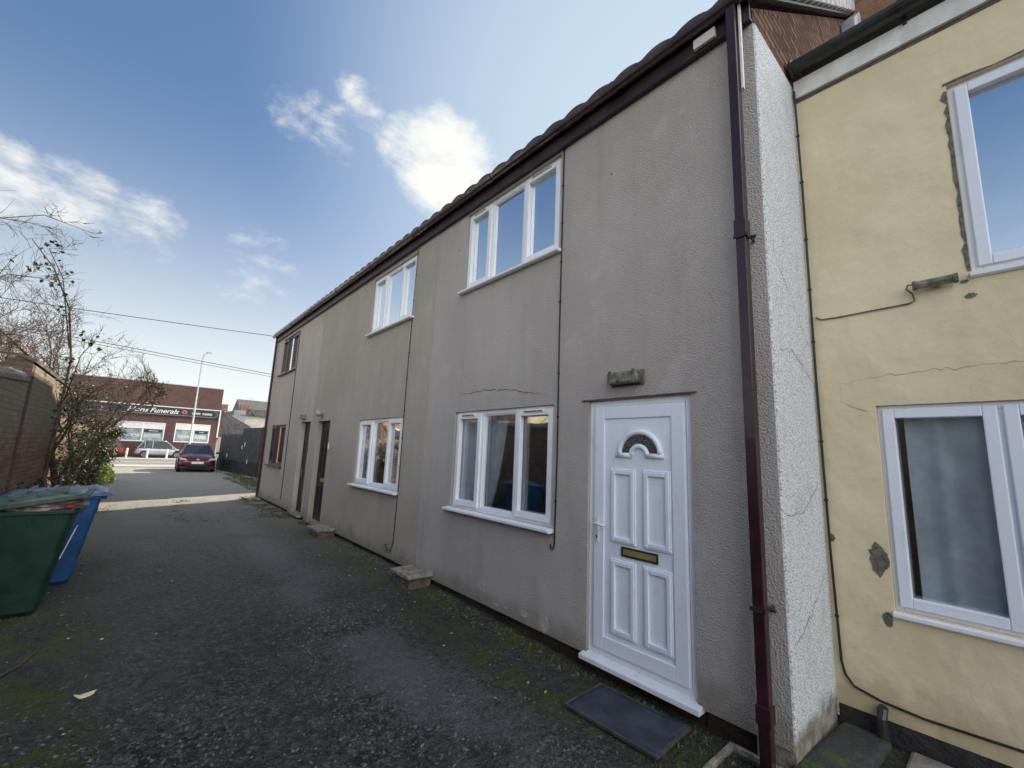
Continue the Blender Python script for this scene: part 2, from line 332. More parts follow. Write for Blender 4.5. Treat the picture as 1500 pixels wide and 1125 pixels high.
# ------------------------------------------------------------------ helpers: meshes
class MB:
    def __init__(s): s.v = []; s.f = []
    def add(s, vs, fs):
        b = len(s.v); s.v += [tuple(v) for v in vs]; s.f += [tuple(b+i for i in q) for q in fs]; return s
    def box(s, x0, x1, y0, y1, z0, z1):
        x0, x1 = sorted((x0, x1)); y0, y1 = sorted((y0, y1)); z0, z1 = sorted((z0, z1))
        return s.add([(x0, y0, z0), (x1, y0, z0), (x1, y1, z0), (x0, y1, z0), (x0, y0, z1), (x1, y0, z1), (x1, y1, z1), (x0, y1, z1)],
                     [(0, 3, 2, 1), (4, 5, 6, 7), (0, 1, 5, 4), (1, 2, 6, 5), (2, 3, 7, 6), (3, 0, 4, 7)])
    def frame(s, X0, X1, y0, y1, z0, z1, w, wb=None):    # picture frame lying in a yz plane
        wb = wb or w
        s.box(X0, X1, y0, y0+w, z0, z1); s.box(X0, X1, y1-w, y1, z0, z1)
        s.box(X0, X1, y0+w, y1-w, z1-w, z1); s.box(X0, X1, y0+w, y1-w, z0, z0+wb); return s
    def prism(s, pts, a, b, axis):      # polygon extruded along an axis; pts are the two other coordinates in order
        n = len(pts)
        def P(p, t): return {'x': (t, p[0], p[1]), 'y': (p[0], t, p[1]), 'z': (p[0], p[1], t)}[axis]
        vs = [P(p, a) for p in pts]+[P(p, b) for p in pts]
        return s.add(vs, [tuple(range(n))[::-1], tuple(range(n, 2*n))]+[(i, (i+1) % n, n+(i+1) % n, n+i) for i in range(n)])
    def tube(s, pts, r, n=6, cap=True):
        pts = [Vector(p) for p in pts]; rs = r if isinstance(r, (list, tuple)) else [r]*len(pts)
        b = len(s.v); prev = None
        for i, p in enumerate(pts):
            t = (pts[min(i+1, len(pts)-1)]-pts[max(i-1, 0)]); t = t.normalized() if t.length > 1e-9 else Vector((0, 0, 1))
            if prev is None: a = t.orthogonal().normalized()
            else:
                a = prev-t*prev.dot(t); a = a.normalized() if a.length > 1e-6 else t.orthogonal().normalized()
            prev = a; c = t.cross(a)
            for k in range(n):
                q = 2*math.pi*k/n; s.v.append(tuple(p+(a*math.cos(q)+c*math.sin(q))*rs[i]))
        for i in range(len(pts)-1):
            for k in range(n):
                s.f.append((b+i*n+k, b+i*n+(k+1) % n, b+(i+1)*n+(k+1) % n, b+(i+1)*n+k))
        if cap:
            s.f.append(tuple(b+k for k in range(n))[::-1]); s.f.append(tuple(b+(len(pts)-1)*n+k for k in range(n)))
        return s
    def lathe(s, c, prof, n=16, axis='z'):
        b = len(s.v)
        for (r, h) in prof:
            for k in range(n):
                q = 2*math.pi*k/n; a, d = r*math.cos(q), r*math.sin(q)
                s.v.append({'z': (c[0]+a, c[1]+d, c[2]+h), 'y': (c[0]+a, c[1]+h, c[2]+d), 'x': (c[0]+h, c[1]+a, c[2]+d)}[axis])
        for i in range(len(prof)-1):
            for k in range(n): s.f.append((b+i*n+k, b+i*n+(k+1) % n, b+(i+1)*n+(k+1) % n, b+(i+1)*n+k))
        s.f.append(tuple(b+k for k in range(n))[::-1]); s.f.append(tuple(b+(len(prof)-1)*n+k for k in range(n)))
        return s
    def leaf(s, p, d, size, rnd, w=.6):
        d = Vector(d).normalized(); a = d.orthogonal().normalized(); a.rotate(Matrix.Rotation(rnd.uniform(0, 6.28), 3, d)); nrm = d.cross(a)
        p = Vector(p); h = size*w/2
        return s.add([p, p+d*size*.45+a*h+nrm*size*.1, p+d*size, p+d*size*.45-a*h+nrm*size*.1], [(0, 1, 2), (0, 2, 3)])
    def build(s, name, mat, parent=None, smooth=False, bevel=0, seg=2):
        me = bpy.data.meshes.new(name); me.from_pydata(s.v, [], s.f); me.update()
        bmx = bmesh.new(); bmx.from_mesh(me); bmesh.ops.recalc_face_normals(bmx, faces=bmx.faces); bmx.to_mesh(me); bmx.free()
        me.materials.append(MT[mat] if isinstance(mat, str) else mat)
        o = bpy.data.objects.new(name, me); col.objects.link(o)
        if parent: o.parent = parent
        if smooth:
            for p in me.polygons: p.use_smooth = True
        if bevel:
            bv = o.modifiers.new('bevel', 'BEVEL'); bv.width = bevel; bv.segments = seg; bv.limit_method = 'ANGLE'; bv.angle_limit = R(40)
        return o
def thing(name, label, cat, loc=(0, 0, 0), rz=0, group=None):
    o = bpy.data.objects.new(name, None); col.objects.link(o); o.location = loc; o.rotation_euler = (0, 0, rz); o.empty_display_size = .2
    return tag(o, label, cat, group)
def tag(o, label, cat, group=None, kind=None):
    o['label'] = label; o['category'] = cat
    if group: o['group'] = group
    if kind: o['kind'] = kind
    return o
def struct(o): o['kind'] = 'structure'; return o
def copy_tree(o, parent=None):
    c = o.copy(); col.objects.link(c); c.parent = parent
    for ch in [x for x in o.children]: copy_tree(ch, c)
    return c
def text(body, parent, name, mat, loc, size, rot=(R(90), 0, 0), shear=0, extrude=.01, bold=0, align='CENTER', sx=1):
    cu = bpy.data.curves.new(name, 'FONT'); cu.body = body; cu.size = size; cu.shear = shear; cu.extrude = extrude; cu.offset = bold; cu.align_x = align; cu.align_y = 'CENTER'
    o = bpy.data.objects.new(name+'_src', cu); col.objects.link(o); bpy.context.view_layer.update()
    me = bpy.data.meshes.new_from_object(o.evaluated_get(bpy.context.evaluated_depsgraph_get())); bpy.data.objects.remove(o)
    me.materials.clear(); me.materials.append(MT[mat])
    o = bpy.data.objects.new(name, me); col.objects.link(o); o.parent = parent; o.location = loc; o.rotation_euler = rot; o.scale = (sx, 1, 1)
    return o
# ------------------------------------------------------------------ setting: ground
def sm(a, b, x):
    t = max(0, min(1, (x-a)/(b-a))); return t*t*(3-2*t)
HOLES = [(1.45, 2.75, .5, .022), (.15, 3.2, .55, .02), (.75, 2.2, .4, .02), (1.75, 4.4, .5, .02), (1.5, 6.2, .6, .02), (1.9, 11.8, .9, .035), (.4, 7.3, .5, .018), (1.9, 1.6, .4, .018), (2.2, 9.8, .5, .02), (1.1, 4.9, .3, .012)]
def gz(x, y):
    z = -1.715+.065*sm(2.2, 5.6, y)-.25*sm(28, 54, y)
    if -2 < y < 34 and -4 < x < 6:
        z += .016*noise.noise(Vector((x*.9, y*.7, 3)))+.010*noise.noise(Vector((x*3, y*3, 1)))+.006*noise.noise(Vector((x*9, y*9, 7)))
        for hx, hy, hr, hd in HOLES:
            d = math.hypot(x-hx, y-hy)/hr
            if d < 1.5: z -= hd*(1-sm(.2, 1.2, d+.35*noise.noise(Vector((x*4, y*4, 2)))))
        z -= .02*sm(3.5, 4.2, x)*sm(3, 1, y)
    return z
def rng(a, b, st):
    n = max(1, int(round((b-a)/st))); return [a+(b-a)*i/n for i in range(n)]
xs = [-900, -300, -100, -40, -18, -9, -5] + rng(-3.4, -1.4, .25) + rng(-1.4, 3.2, .05) + rng(3.2, 5.5, .2) + [5.5, 8, 12, 20, 40, 100, 300, 900]
ys = [-300, -80, -25, -8, -3] + rng(-1.5, 9, .05) + rng(9, 18, .12) + rng(18, 34, .4) + rng(34, 62, 2) + [62, 75, 100, 160, 300, 700, 1500]
g = MB(); nx = len(xs)
for y in ys:
    for x in xs: g.v.append((x, y, gz(x, y)))
for j in range(len(ys)-1):
    for i in range(nx-1): g.f.append((j*nx+i, j*nx+i+1, (j+1)*nx+i+1, (j+1)*nx+i))
struct(g.build('ground', 'ground', smooth=True))
def sheet(name, mat, x0, x1, y0, y1, dz, n=14):
    s = MB(); yy = [y0+(y1-y0)*i/n for i in range(n+1)]
    for y in yy: s.v += [(x0, y, gz(60, y)+dz), (x1, y, gz(60, y)+dz), ]
    for i in range(n): s.f.append((2*i, 2*i+1, 2*i+3, 2*i+2))
    return struct(s.build(name, mat))
sheet('pavement', 'paving', -60, 60, 33.6, 36.2, .035, 3)
sheet('road', 'road', -200, 200, 36.2, 52.6, .02)
k_ = MB()
for y0 in (36.1, 52.5):
    k_.box(-60, 60, y0, y0+.14, gz(60, y0)-.1, gz(60, y0)+.06)
struct(k_.build('kerb', 'whitep'))
fc = MB(); z0 = gz(60, 55); fc.box(-60, 60, 52.64, 58.1, z0-.1, z0+.04); struct(fc.build('forecourt', 'paving'))
ln = MB(); ln.box(-60, 60, 44.2, 44.35, gz(60, 44)+.0, gz(60, 44.3)+.03); struct(ln.build('road_marking', 'whitep'))
rnd = random.Random(5)
# loose stones
s = MB()
def stone(x, y, r):
    z = gz(x, y); b = len(s.v)
    for k in range(5):
        q = k*1.2566+rnd.uniform(-.3, .3); rr = r*rnd.uniform(.7, 1.15); s.v.append((x+rr*math.cos(q), y+rr*math.sin(q)*.8, z-.002+rnd.uniform(0, .3)*r))
    s.v.append((x+rnd.uniform(-.3, .3)*r, y+rnd.uniform(-.3, .3)*r, z+r*rnd.uniform(.5, .9)))
    for k in range(5): s.f.append((b+k, b+(k+1) % 5, b+5))
for i in range(34000):
    y = .3+9*rnd.random()**1.5; x = rnd.uniform(-1.2, 3.0)
    dn = noise.noise(Vector((x*1.3, y*1.3, 9)))
    if x > 3 or rnd.random() > .45+dn*1.1: continue
    stone(x, y, rnd.choice((.004, .005, .006, .007, .008, .011)))
for hx, hy, hr, hd in HOLES[:8]:
    for i in range(500):
        q = rnd.uniform(0, 6.28); rr = hr*1.2*rnd.random()**.6; stone(hx+rr*math.cos(q), hy+rr*math.sin(q), rnd.choice((.006, .008, .011, .015)))
for i in range(900):
    stone(2.99-abs(rnd.gauss(0, .13)), rnd.uniform(1.2, 9), rnd.choice((.006, .009, .013, .02)))
tag(s.build('gravel', 'stone'), 'loose grey gravel chips scattered over the alley surface', 'gravel', kind='stuff')
# grass and moss tufts
s = MB()
def tuft(x, y, h, n):
    z = gz(x, y)
    for k in range(n):
        px, py = x+rnd.gauss(0, .025), y+rnd.gauss(0, .025); hh = h*rnd.uniform(.4, 1.1); dx, dy = rnd.gauss(0, .4)*hh, rnd.gauss(0, .4)*hh
        w = .0022+.001*y*.25; q = rnd.uniform(0, 3.14)
        s.add([(px-w*math.cos(q), py-w*math.sin(q), z-.005), (px+w*math.cos(q), py+w*math.sin(q), z-.005), (px+dx, py+dy, z+hh)], [(0, 1, 2)])
for i in range(9000):
    y = rnd.uniform(1.2, 15.5)
    side = rnd.random()
    if side < .5: x = 2.97-abs(rnd.gauss(0, .28))
    elif side < .86: x = -1.1+abs(rnd.gauss(0, .42))
    else: x = rnd.gauss(1.15, .25)
    if noise.noise(Vector((x*1.8, y*1.1, 4))) < (.03 if side < .86 else .15): continue
    tuft(x, y, rnd.choice((.015, .02, .03, .045)), 5)
for i in range(900): tuft(rnd.uniform(3.2, 4.6), rnd.uniform(15.3, 24), .06, 6)
for i in range(500): tuft(3.6+rnd.uniform(0, .6), rnd.uniform(19, 27), .08, 6)
for i in range(200): tuft(2.85+rnd.gauss(0, .12), rnd.uniform(14.3, 15.6), .05, 8)
tag(s.build('moss_and_grass', 'grass'), 'short moss and grass growing along both edges of the alley', 'grass', kind='stuff')
s = MB()
for i in range(420):
    y = rnd.uniform(1, 11); x = rnd.choice((rnd.uniform(2.2, 2.95), rnd.uniform(-1.1, .1), rnd.uniform(-1, 2.9)))
    d = (rnd.uniform(-1, 1), rnd.uniform(-1, 1), rnd.uniform(-.1, .25)); s.leaf((x, y, gz(x, y)+.006), d, rnd.uniform(.012, .035), rnd)
tag(s.build('leaf_litter', 'dryleaf'), 'scattered dry leaf litter on the alley ground', 'leaf litter', kind='stuff')
# ------------------------------------------------------------------ walls
def holed(mb, X, T, y0, y1, z0, z1, holes):      # wall facing -x with openings
    Y = sorted({y0, y1} | {h[0] for h in holes} | {h[1] for h in holes}); Z = sorted({z0, z1} | {h[2] for h in holes} | {h[3] for h in holes})
    Y = [y for y in Y if y0 <= y <= y1]; Z = [z for z in Z if z0 <= z <= z1]
    inh = lambda y, z: any(h[0] < y < h[1] and h[2] < z < h[3] for h in holes)
    for i in range(len(Y)-1):
        for j in range(len(Z)-1):
            if inh((Y[i]+Y[i+1])/2, (Z[j]+Z[j+1])/2): continue
            a, b, c, d = Y[i], Y[i+1], Z[j], Z[j+1]
            mb.add([(X, a, c), (X, b, c), (X, b, d), (X, a, d)], [(0, 1, 2, 3)]); mb.add([(X+T, a, c), (X+T, b, c), (X+T, b, d), (X+T, a, d)], [(0, 1, 2, 3)])
    for a, b, c, d in holes+[(y0, y1, z0, z1)]:
        mb.add([(X, a, c), (X, b, c), (X, b, d), (X, a, d), (X+T, a, c), (X+T, b, c), (X+T, b, d), (X+T, a, d)], [(0, 1, 5, 4), (1, 2, 6, 5), (2, 3, 7, 6), (3, 0, 4, 7)])
    return mb
def curtain(parent, X, y0, y1, z0, z1, mat='curtain', amp=.03, per=.13, y0b=None, y1b=None, name='curtain'):
    s = MB(); n = max(8, int((y1-y0)/per*8)); rows = 8
    for j in range(rows+1):
        t = j/rows; a = y0+(0 if y0b is None else (y0b-y0)*(1-t)**1.4); b = y1+(0 if y1b is None else (y1b-y1)*(1-t)**1.4)
        for i in range(n+1):
            u = i/n; yy = a+(b-a)*u; s.v.append((X+amp*math.sin(u*(y1-y0)/per*6.28+.6*math.sin(u*9))+.01*math.sin(t*5+u*7), yy, z0+(z1-z0)*t))
    for j in range(rows):
        for i in range(n): s.f.append((j*(n+1)+i, j*(n+1)+i+1, (j+1)*(n+1)+i+1, (j+1)*(n+1)+i))
    return s.build(name, mat, parent, smooth=True)
def window(root, X, y0, y1, z0, z1, mull, opens, mat='upvc', glass='glass', sill=.07, vents=(), handles=(), sillw=.07, sillmat=None, fw=.05, room=True, label=None):
    mull = tuple(sorted(mull)); fx = X+.035                      # frame face
    f_ = MB().frame(fx, fx+.065, y0, y1, z0, z1, fw)
    for yv in mull: f_.box(fx+.001, fx+.064, yv-.03, yv+.03, z0+fw, z1-fw)
    w = f_.build('window', mat, root, bevel=.004)
    if label: w['label'] = label
    edges = [y0+fw] + [e for yv in mull for e in (yv-.03, yv+.03)] + [y1-fw]
    for i in range(len(mull)+1):
        a, b = edges[2*i], edges[2*i+1]; c, d = z0+fw, z1-fw
        if i in opens:
            MB().frame(fx-.022, fx+.03, a-.018, b+.018, c-.018, d+.018, .062).build('casement', mat, w, bevel=.006)
            a += .044; b -= .044; c += .044; d -= .044
        else:
            MB().frame(fx+.012, fx+.055, a, b, c, d, .014).build('glazing_bead', mat, w)
            a += .014; b -= .014; c += .014; d -= .014
        MB().box(fx+.03, fx+.05, a-.004, b+.004, c-.004, d+.004).build('pane', glass, w)
        if i in vents:
            mid = (a+b)/2; hl = (b-a)*.36
            v_ = MB().box(fx-.034, fx-.022, mid-hl, mid+hl, z1-fw-.012, z1-fw+.014); v_.build('trickle_vent', 'whitep' if mat != 'brown' else mat, w, bevel=.002)
            MB().box(fx-.036, fx-.034, mid-hl*.93, mid+hl*.93, z1-fw-.006, z1-fw+.003).build('vent_slot', 'black', w)
        if i in handles:
            MB().tube([(fx+.06, a+.01, (z0+z1)/2+.04), (fx+.10, a+.012, (z0+z1)/2+.03), (fx+.105, a+.012, (z0+z1)/2-.1)], .012, 8).build('handle', 'whitep', w, smooth=True)
    if sill:
        p = [(X-sillw, z0-.035), (X-sillw, z0-.012), (fx+.03, z0+.004), (fx+.03, z0-.03), (X-sillw+.02, z0-.045)]
        s_ = MB(); n = len(p); vs = [(q[0], y0-.035, q[1]) for q in p]+[(q[0], y1+(.008 if mat == 'yupvc' else .05), q[1]) for q in p]
        s_.add(vs, [tuple(range(n)), tuple(range(n, 2*n))[::-1]]+[(i, (i+1) % n, n+(i+1) % n, n+i) for i in range(n)])
        s_.build('sill', sillmat or mat, w, bevel=.003)
    if room:
        r_ = MB(); x0, x1 = X+.27, X+2.2; a, b, c, d = y0-.4, y1+.4, z0-.5, z1+.25
        r_.add([(x0, a, c), (x1, a, c), (x1, b, c), (x0, b, c), (x0, a, d), (x1, a, d), (x1, b, d), (x0, b, d)], [(0, 1, 2, 3), (4, 5, 6, 7), (0, 1, 5, 4), (1, 2, 6, 5), (2, 3, 7, 6)])
        r_.build('room_interior', 'room', w)
    return w
# ------------------------------------------------------------------ grey terrace
Y0, Y1, WT = .955, 15.06, 3.22
T = thing('terraced_house', 'long grey and beige rendered two-storey terrace with brown gutter and white door', 'house', (3.0, 8, -1.65))
T.location = (0, 0, 0)
ZB = -1.585
wins = dict(W1=(2.84, 4.55, 2.08, 3.165), W2=(2.86, 4.575, -.665, .485), W3=(5.94, 7.6, 2.06, 3.12), W4=(6.0, 7.72, -.63, .485), W5=(12.6, 14.25, 2.03, 3.12), W6=(12.8, 14.42, -.59, .53))
doors = dict(D1=(1.5, 2.435, ZB, .485), D2=(9.28, 10.12, ZB, .53), D3=(10.62, 11.42, ZB, .55))
seg = [(Y0, 5.28, 'grey', 0, ('W1', 'W2', 'D1')), (5.28, 10.55, 'beige', .004, ('W3', 'W4', 'D2')), (10.55, Y1, 'far_grey', .001, ('W5', 'W6', 'D3'))]
for a, b, mt, dx, hs_ in seg:
    H = [list((wins.get(h) or doors.get(h))) for h in hs_]
    for q in H:
        if q[2] == ZB: q[2] = ZB-.001
    mb = holed(MB(), 3.0+dx, .27, a, b, ZB-.001 if False else ZB, WT, [tuple((h[0], h[1], max(h[2], ZB), h[3])) for h in H])
    mb.build('wall', mt, T)
MB().box(3.045, 3.2, Y0+.01, 1.46, -1.95, ZB).box(3.045, 3.2, 2.47, 9.2, -1.95, ZB).box(3.02, 3.2, 9.2, Y1-.01, -1.95, ZB).box(3.06, 3.2, 1.46, 2.47, -1.95, ZB-.04).build('plinth', 'plinth', T)
MB().box(3.001, 11, Y1-.001, Y1+.01, -1.9, WT).build('end_wall', 'grey', T)
MB().box(2.995, 3.04, 5.285, 5.33, ZB, WT-.01).build('render_strip', 'beige', T)
# raised pale strip of render beside the party line
MB().box(2.997, 3.0035, 5.335, 5.9, ZB, WT-.01).build('render_patch', 'beige', T)
# white pebble-dashed return, its grey quoin edge and the brick gable above
MB().box(3.006, 4.3, Y0-.012, Y0+.2, -1.56, 3.2).build('side_wall', 'white_dash', T, bevel=.012)
MB().box(3.02, 3.86, Y0-.004, Y0+.2, -1.9, -1.562).build('side_plinth', 'concrete', T)
def xcrack(pts, w, seed):
    rr = random.Random(seed); P = []
    for (a, b), (c, d_) in zip(pts[:-1], pts[1:]):
        for k in range(8): P.append((a+(c-a)*k/8+rr.gauss(0, .006), b+(d_-b)*k/8+rr.gauss(0, .01)))
    P.append(pts[-1]); s = MB()
    for p in P:
        ww = w*rr.uniform(.3, 1.3); s.v += [(p[0], Y0-.0135, p[1]-ww), (p[0], Y0-.0135, p[1]+ww)]
    for i in range(len(P)-1): s.f.append((2*i, 2*i+1, 2*i+3, 2*i+2))
    s.build('crack', 'slab', T)
xcrack([(3.1, 1.45), (3.4, 1.2), (3.7, .95), (3.8, .9)], .0025, 1); xcrack([(3.1, .75), (3.35, .8), (3.8, .62)], .003, 2); xcrack([(3.06, -.32), (3.4, -.30), (3.75, -.12)], .0035, 3); xcrack([(3.1, -1.05), (3.4, -.95), (3.8, -.72)], .003, 4)
RX, RZ, SL = 6.95, 6.42, .766
gpts = [(3.0, 3.2), (11, 3.2), (11, 3.3), (RX, RZ-.05), (3.0, 3.32)]
MB().prism(gpts, Y0, Y0+.2, 'y').build('gable_wall', 'gable_brick', T)
MB().prism(gpts, Y1-.2, Y1-.002, 'y').build('gable_wall', 'gable_brick', T)
# roof: pantiled sheet
rf = MB(); step = .025; cols = int((Y1-Y0+.16)/step); rows = 15; L_ = (RX-2.88)
for j in range(rows*2):
    t = (j//2+(j % 2))/rows; lift = .0 if j % 2 else .028
    for i in range(cols+1):
        y = Y0-.08+i*step; ph = (y/.3) % 1; hh = .045*abs(math.sin(math.pi*ph))**.8
        rf.v.append((2.86+L_*t, y, 3.375+SL*L_*t+lift+hh))
for j in range(rows*2-1):
    for i in range(cols): rf.f.append((j*(cols+1)+i, j*(cols+1)+i+1, (j+1)*(cols+1)+i+1, (j+1)*(cols+1)+i))
b0 = len(rf.v)
for i in range(cols+1): rf.v.append((2.862, Y0-.08+i*step, 3.362))
for i in range(cols): rf.f.append((i, i+1, b0+i+1, b0+i))
rf.build('roof', 'tile', T, smooth=False)
MB().prism([(RX, 3.36+SL*L_), (11.1, 3.3), (11.1, 3.22), (RX, 3.27+SL*L_)], Y0-.08, Y1+.08, 'y').build('rear_roof', 'tile', T)
MB().tube([(RX, Y0-.1, 3.41+SL*L_), (RX, Y1+.1, 3.41+SL*L_)], .11, 10).build('ridge_tile', 'tile', T, smooth=True)
vg = MB()
for i in range(18):
    x0 = 2.9+i*.235; zz = 3.36+SL*(x0-2.9)
    q = [(x0, zz-.03), (x0+.165, zz-.03+.165*SL), (x0+.165, zz+.15+.165*SL), (x0, zz+.15)]
    vg.prism([(p[0], p[1]) for p in q], Y0-.10, Y0-.01, 'y')
vg.build('verge_cap', 'verge', T, bevel=.012)
vs_ = [(2.92, 3.305), (6.9, 3.305+SL*3.98), (6.9, 3.33+SL*3.98), (2.92, 3.33)]
MB().prism(vs_, Y0-.06, Y0+.0, 'y').build('verge_underside', 'blackpl', T)
MB().box(2.945, 2.97, Y0, Y1+.05, 3.19, 3.365).build('fascia_board', 'fascia', T)
MB().box(2.97, 3.0, Y0, Y1+.05, 3.195, 3.215).build('soffit', 'fascia', T)
gt = MB(); n = 9; prof = [(2.885+.058*math.cos(math.pi+math.pi*k/(n-1)), 3.375+.062*math.sin(math.pi+math.pi*k/(n-1))) for k in range(n)]
prof += [(p[0]*1+(2.885-p[0])*.08, p[1]+.004) for p in prof[::-1]]
gt.prism([(p[0], p[1]) for p in prof], Y0+.0, Y1+.08, 'y')
gt.build('gutter', 'gutter', T, smooth=False)
gb = MB()
for i in range(8):
    y = 2.1+i*1.82; pts = [(2.885+.066*math.cos(math.pi+math.pi*k/8), y, 3.375+.07*math.sin(math.pi+math.pi*k/8)) for k in range(9)]
    for dy in (-.03, .03): pass
    gb = MB(); gb.prism([(p[0], p[2]) for p in pts]+[(p[0]*1+(2.885-p[0])*.05, p[2]+.004) for p in pts[::-1]], y-.035, y+.035, 'y'); gb.build('gutter_joint', 'gutter', T)
MB().box(2.915, 2.945, 1.19, 1.36, 3.215, 3.30).build('vent_box', 'whitep', T, bevel=.004)
dp = MB().box(2.865, 2.93, 1.025, 1.09, -1.68, 3.36); dpo = dp.build('downpipe', 'pipe', T, bevel=.006)
MB().box(2.858, 2.937, 1.018, 1.097, 1.50, 1.62).build('pipe_joint', 'pipe', dpo, bevel=.004); MB().box(2.858, 2.937, 1.018, 1.097, -1.45, -1.35).build('pipe_joint', 'pipe', dpo, bevel=.004)
br = MB()
for z in (1.5, -.84):
    br = MB(); br.box(2.86, 3.0, 1.014, 1.024, z-.012, z+.012).box(2.853, 2.863, 1.014, 1.10, z-.012, z+.012).tube([(2.93, 1.012, z), (2.93, .985, z-.004)], .012, 6); br.build('pipe_bracket', 'blackpl', dpo)
MB().box(2.90, 2.925, 1.002, 1.016, 2.62, 3.36).build('white_strip', 'whitep', T)  # narrow white upright strip beside the top of the downpipe
d2 = MB().box(2.915, 2.98, Y1-.08, Y1-.015, -1.65, 3.36); d2.build('downpipe', 'pipe', T, bevel=.005)
# windows
w = window(T, 3.0, *wins['W1'], (3.43, 4.04), (0, 2), glass='upglass', vents=(0, 2), label='nearest upper white window')
curtain(w, 3.2, 2.9, 4.5, 2.1, 3.15, 'bluecurtain', .012, .3)
w = window(T, 3.0, *wins['W2'], (3.43, 4.04), (0, 2), vents=(0, 2), handles=(0,), sillw=.085)
curtain(w, 3.15, 4.1, 4.57, -.66, .48, 'curtain', .022, .12)
curtain(w, 3.17, 3.72, 4.08, -.66, .48, 'curtain', .022, .1, y0b=4.0)
curtain(w, 3.15, 2.86, 2.95, -.66, .48, 'curtain', .02, .1)
w = window(T, 3.0, *wins['W3'], (6.48, 7.07), (0, 2), glass='upglass')
curtain(w, 3.2, 6.0, 7.5, 2.1, 3.1, 'bluecurtain', .012, .3)
w = window(T, 3.0, *wins['W4'], (6.54, 7.14), (0, 2), sillw=.085, glass='midglass')
curtain(w, 3.15, 7.2, 7.7, -.62, .47, 'curtain', .02, .12); curtain(w, 3.15, 6.0, 6.3, -.62, .47, 'curtain', .02, .12)
for k, gl in (('W5', 'upglass'), ('W6', 'midglass')):
    y0, y1 = wins[k][:2]; w = window(T, 3.0, *wins[k], (y0+.55, y0+1.1), (0, 2), mat='brown', glass=gl, sillmat='brown')
    w['label'] = 'dark brown framed window'
# white door
X = 3.035; y0, y1, z0, z1 = doors['D1']
d = MB().frame(X, X+.07, y0, y1, z0+.02, z1, .055)
D = d.build('door', 'upvc', T, bevel=.005); D['label'] = 'white panelled door with half-moon glass'
MB().box(X-.004, X+.02, y0-.03, y0+.012, z0+.03, z1-.0).box(X-.004, X+.02, y1-.012, y1+.018, z0+.03, z1).build('trim', 'upvc', D, bevel=.004)
MB().box(X-.012, X+.02, y0+.058, y1-.058, z0+.075, z1-.057).box(X+.02, X+.03, y0+.05, y1-.05, z0+.05, z1-.05).build('door_leaf', 'door', D, bevel=.004)
MB().frame(X-.026, X-.012, y0+.062, y1-.062, z0+.08, z1-.061, .10).build('leaf_frame', 'door', D, bevel=.005)
pm = MB()
def molded(mb, a, b, c, d_, w_=.034):
    mb.frame(X-.032, X-.012, a, b, c, d_, w_); mb.frame(X-.026, X-.012, a-.012, b+.012, c-.012, d_+.012, .013)
for a, b, c, d_ in ((1.985, 2.195, -.66, -.10), (1.685, 1.895, -.66, -.10), (1.985, 2.195, -1.35, -.81), (1.685, 1.895, -1.35, -.81)):
    molded(pm, a, b, c, d_)
pm.build('panel_moulding', 'door', D, bevel=.007, seg=3)
cy, cz, r1 = 1.94, .035, .165
fan = [(cy+r1*math.cos(math.pi*k/20), cz+r1*.95*math.sin(math.pi*k/20)) for k in range(21)]+[(cy-.055*math.cos(math.pi*k/8), cz+.055*math.sin(math.pi*k/8)) for k in range(9)]
MB().prism(fan, X-.018, X-.012, 'x').build('fanlight', 'leadlight', D)
fr = MB()
fr.tube([(X-.018, cy+(r1+.018)*math.cos(math.pi*k/24), cz+(r1+.018)*.95*math.sin(math.pi*k/24)) for k in range(25)], .022, 8)
fr.tube([(X-.018, cy+.074*math.cos(math.pi*k/12), cz-.012+.074*math.sin(math.pi*k/12)) for k in range(13)], .020, 8)
fr.tube([(X-.018, cy+.07, cz-.012), (X-.018, cy+r1+.045, cz-.012)], .020, 8).tube([(X-.018, cy-.07, cz-.012), (X-.018, cy-r1-.045, cz-.012)], .020, 8)
fr.build('fan_moulding', 'door', D, smooth=True)
MB().frame(X-.024, X-.012, 1.785, 2.105, -.765, -.692, .014).build('letterbox', 'blackpl', D, bevel=.002)
MB().box(X-.020, X-.010, 1.80, 2.09, -.752, -.705).build('letter_flap', 'brass', D, bevel=.004)
MB().box(X-.036, X-.026, 2.335-.015, 2.335+.015, -.70, -.50).build('handle_plate', 'whitep', D, bevel=.004)
MB().tube([(X-.03, 2.335, -.545), (X-.075, 2.335, -.545), (X-.08, 2.32, -.545), (X-.078, 2.22, -.55)], .010, 8).build('handle', 'whitep', D, smooth=True)
MB().box(X-.04, X-.034, 2.329, 2.341, -.665, -.64).build('keyhole', 'black', D)
MB().prism([(2.945, z0-.03), (2.945, z0+.006), (X+.03, z0+.028), (X+.03, z0-.03)], y0-.03, y1+.035, 'y').build('threshold', 'upvc', D, bevel=.004)
MB().box(X+.071, X+.09, y0, y1, z0, z1).build('backing', 'room', D)
MB().box(2.985, 3.03, y0-.05, y1+.07, z1+.002, z1+.012).build('lintel_bead', 'crack', T)
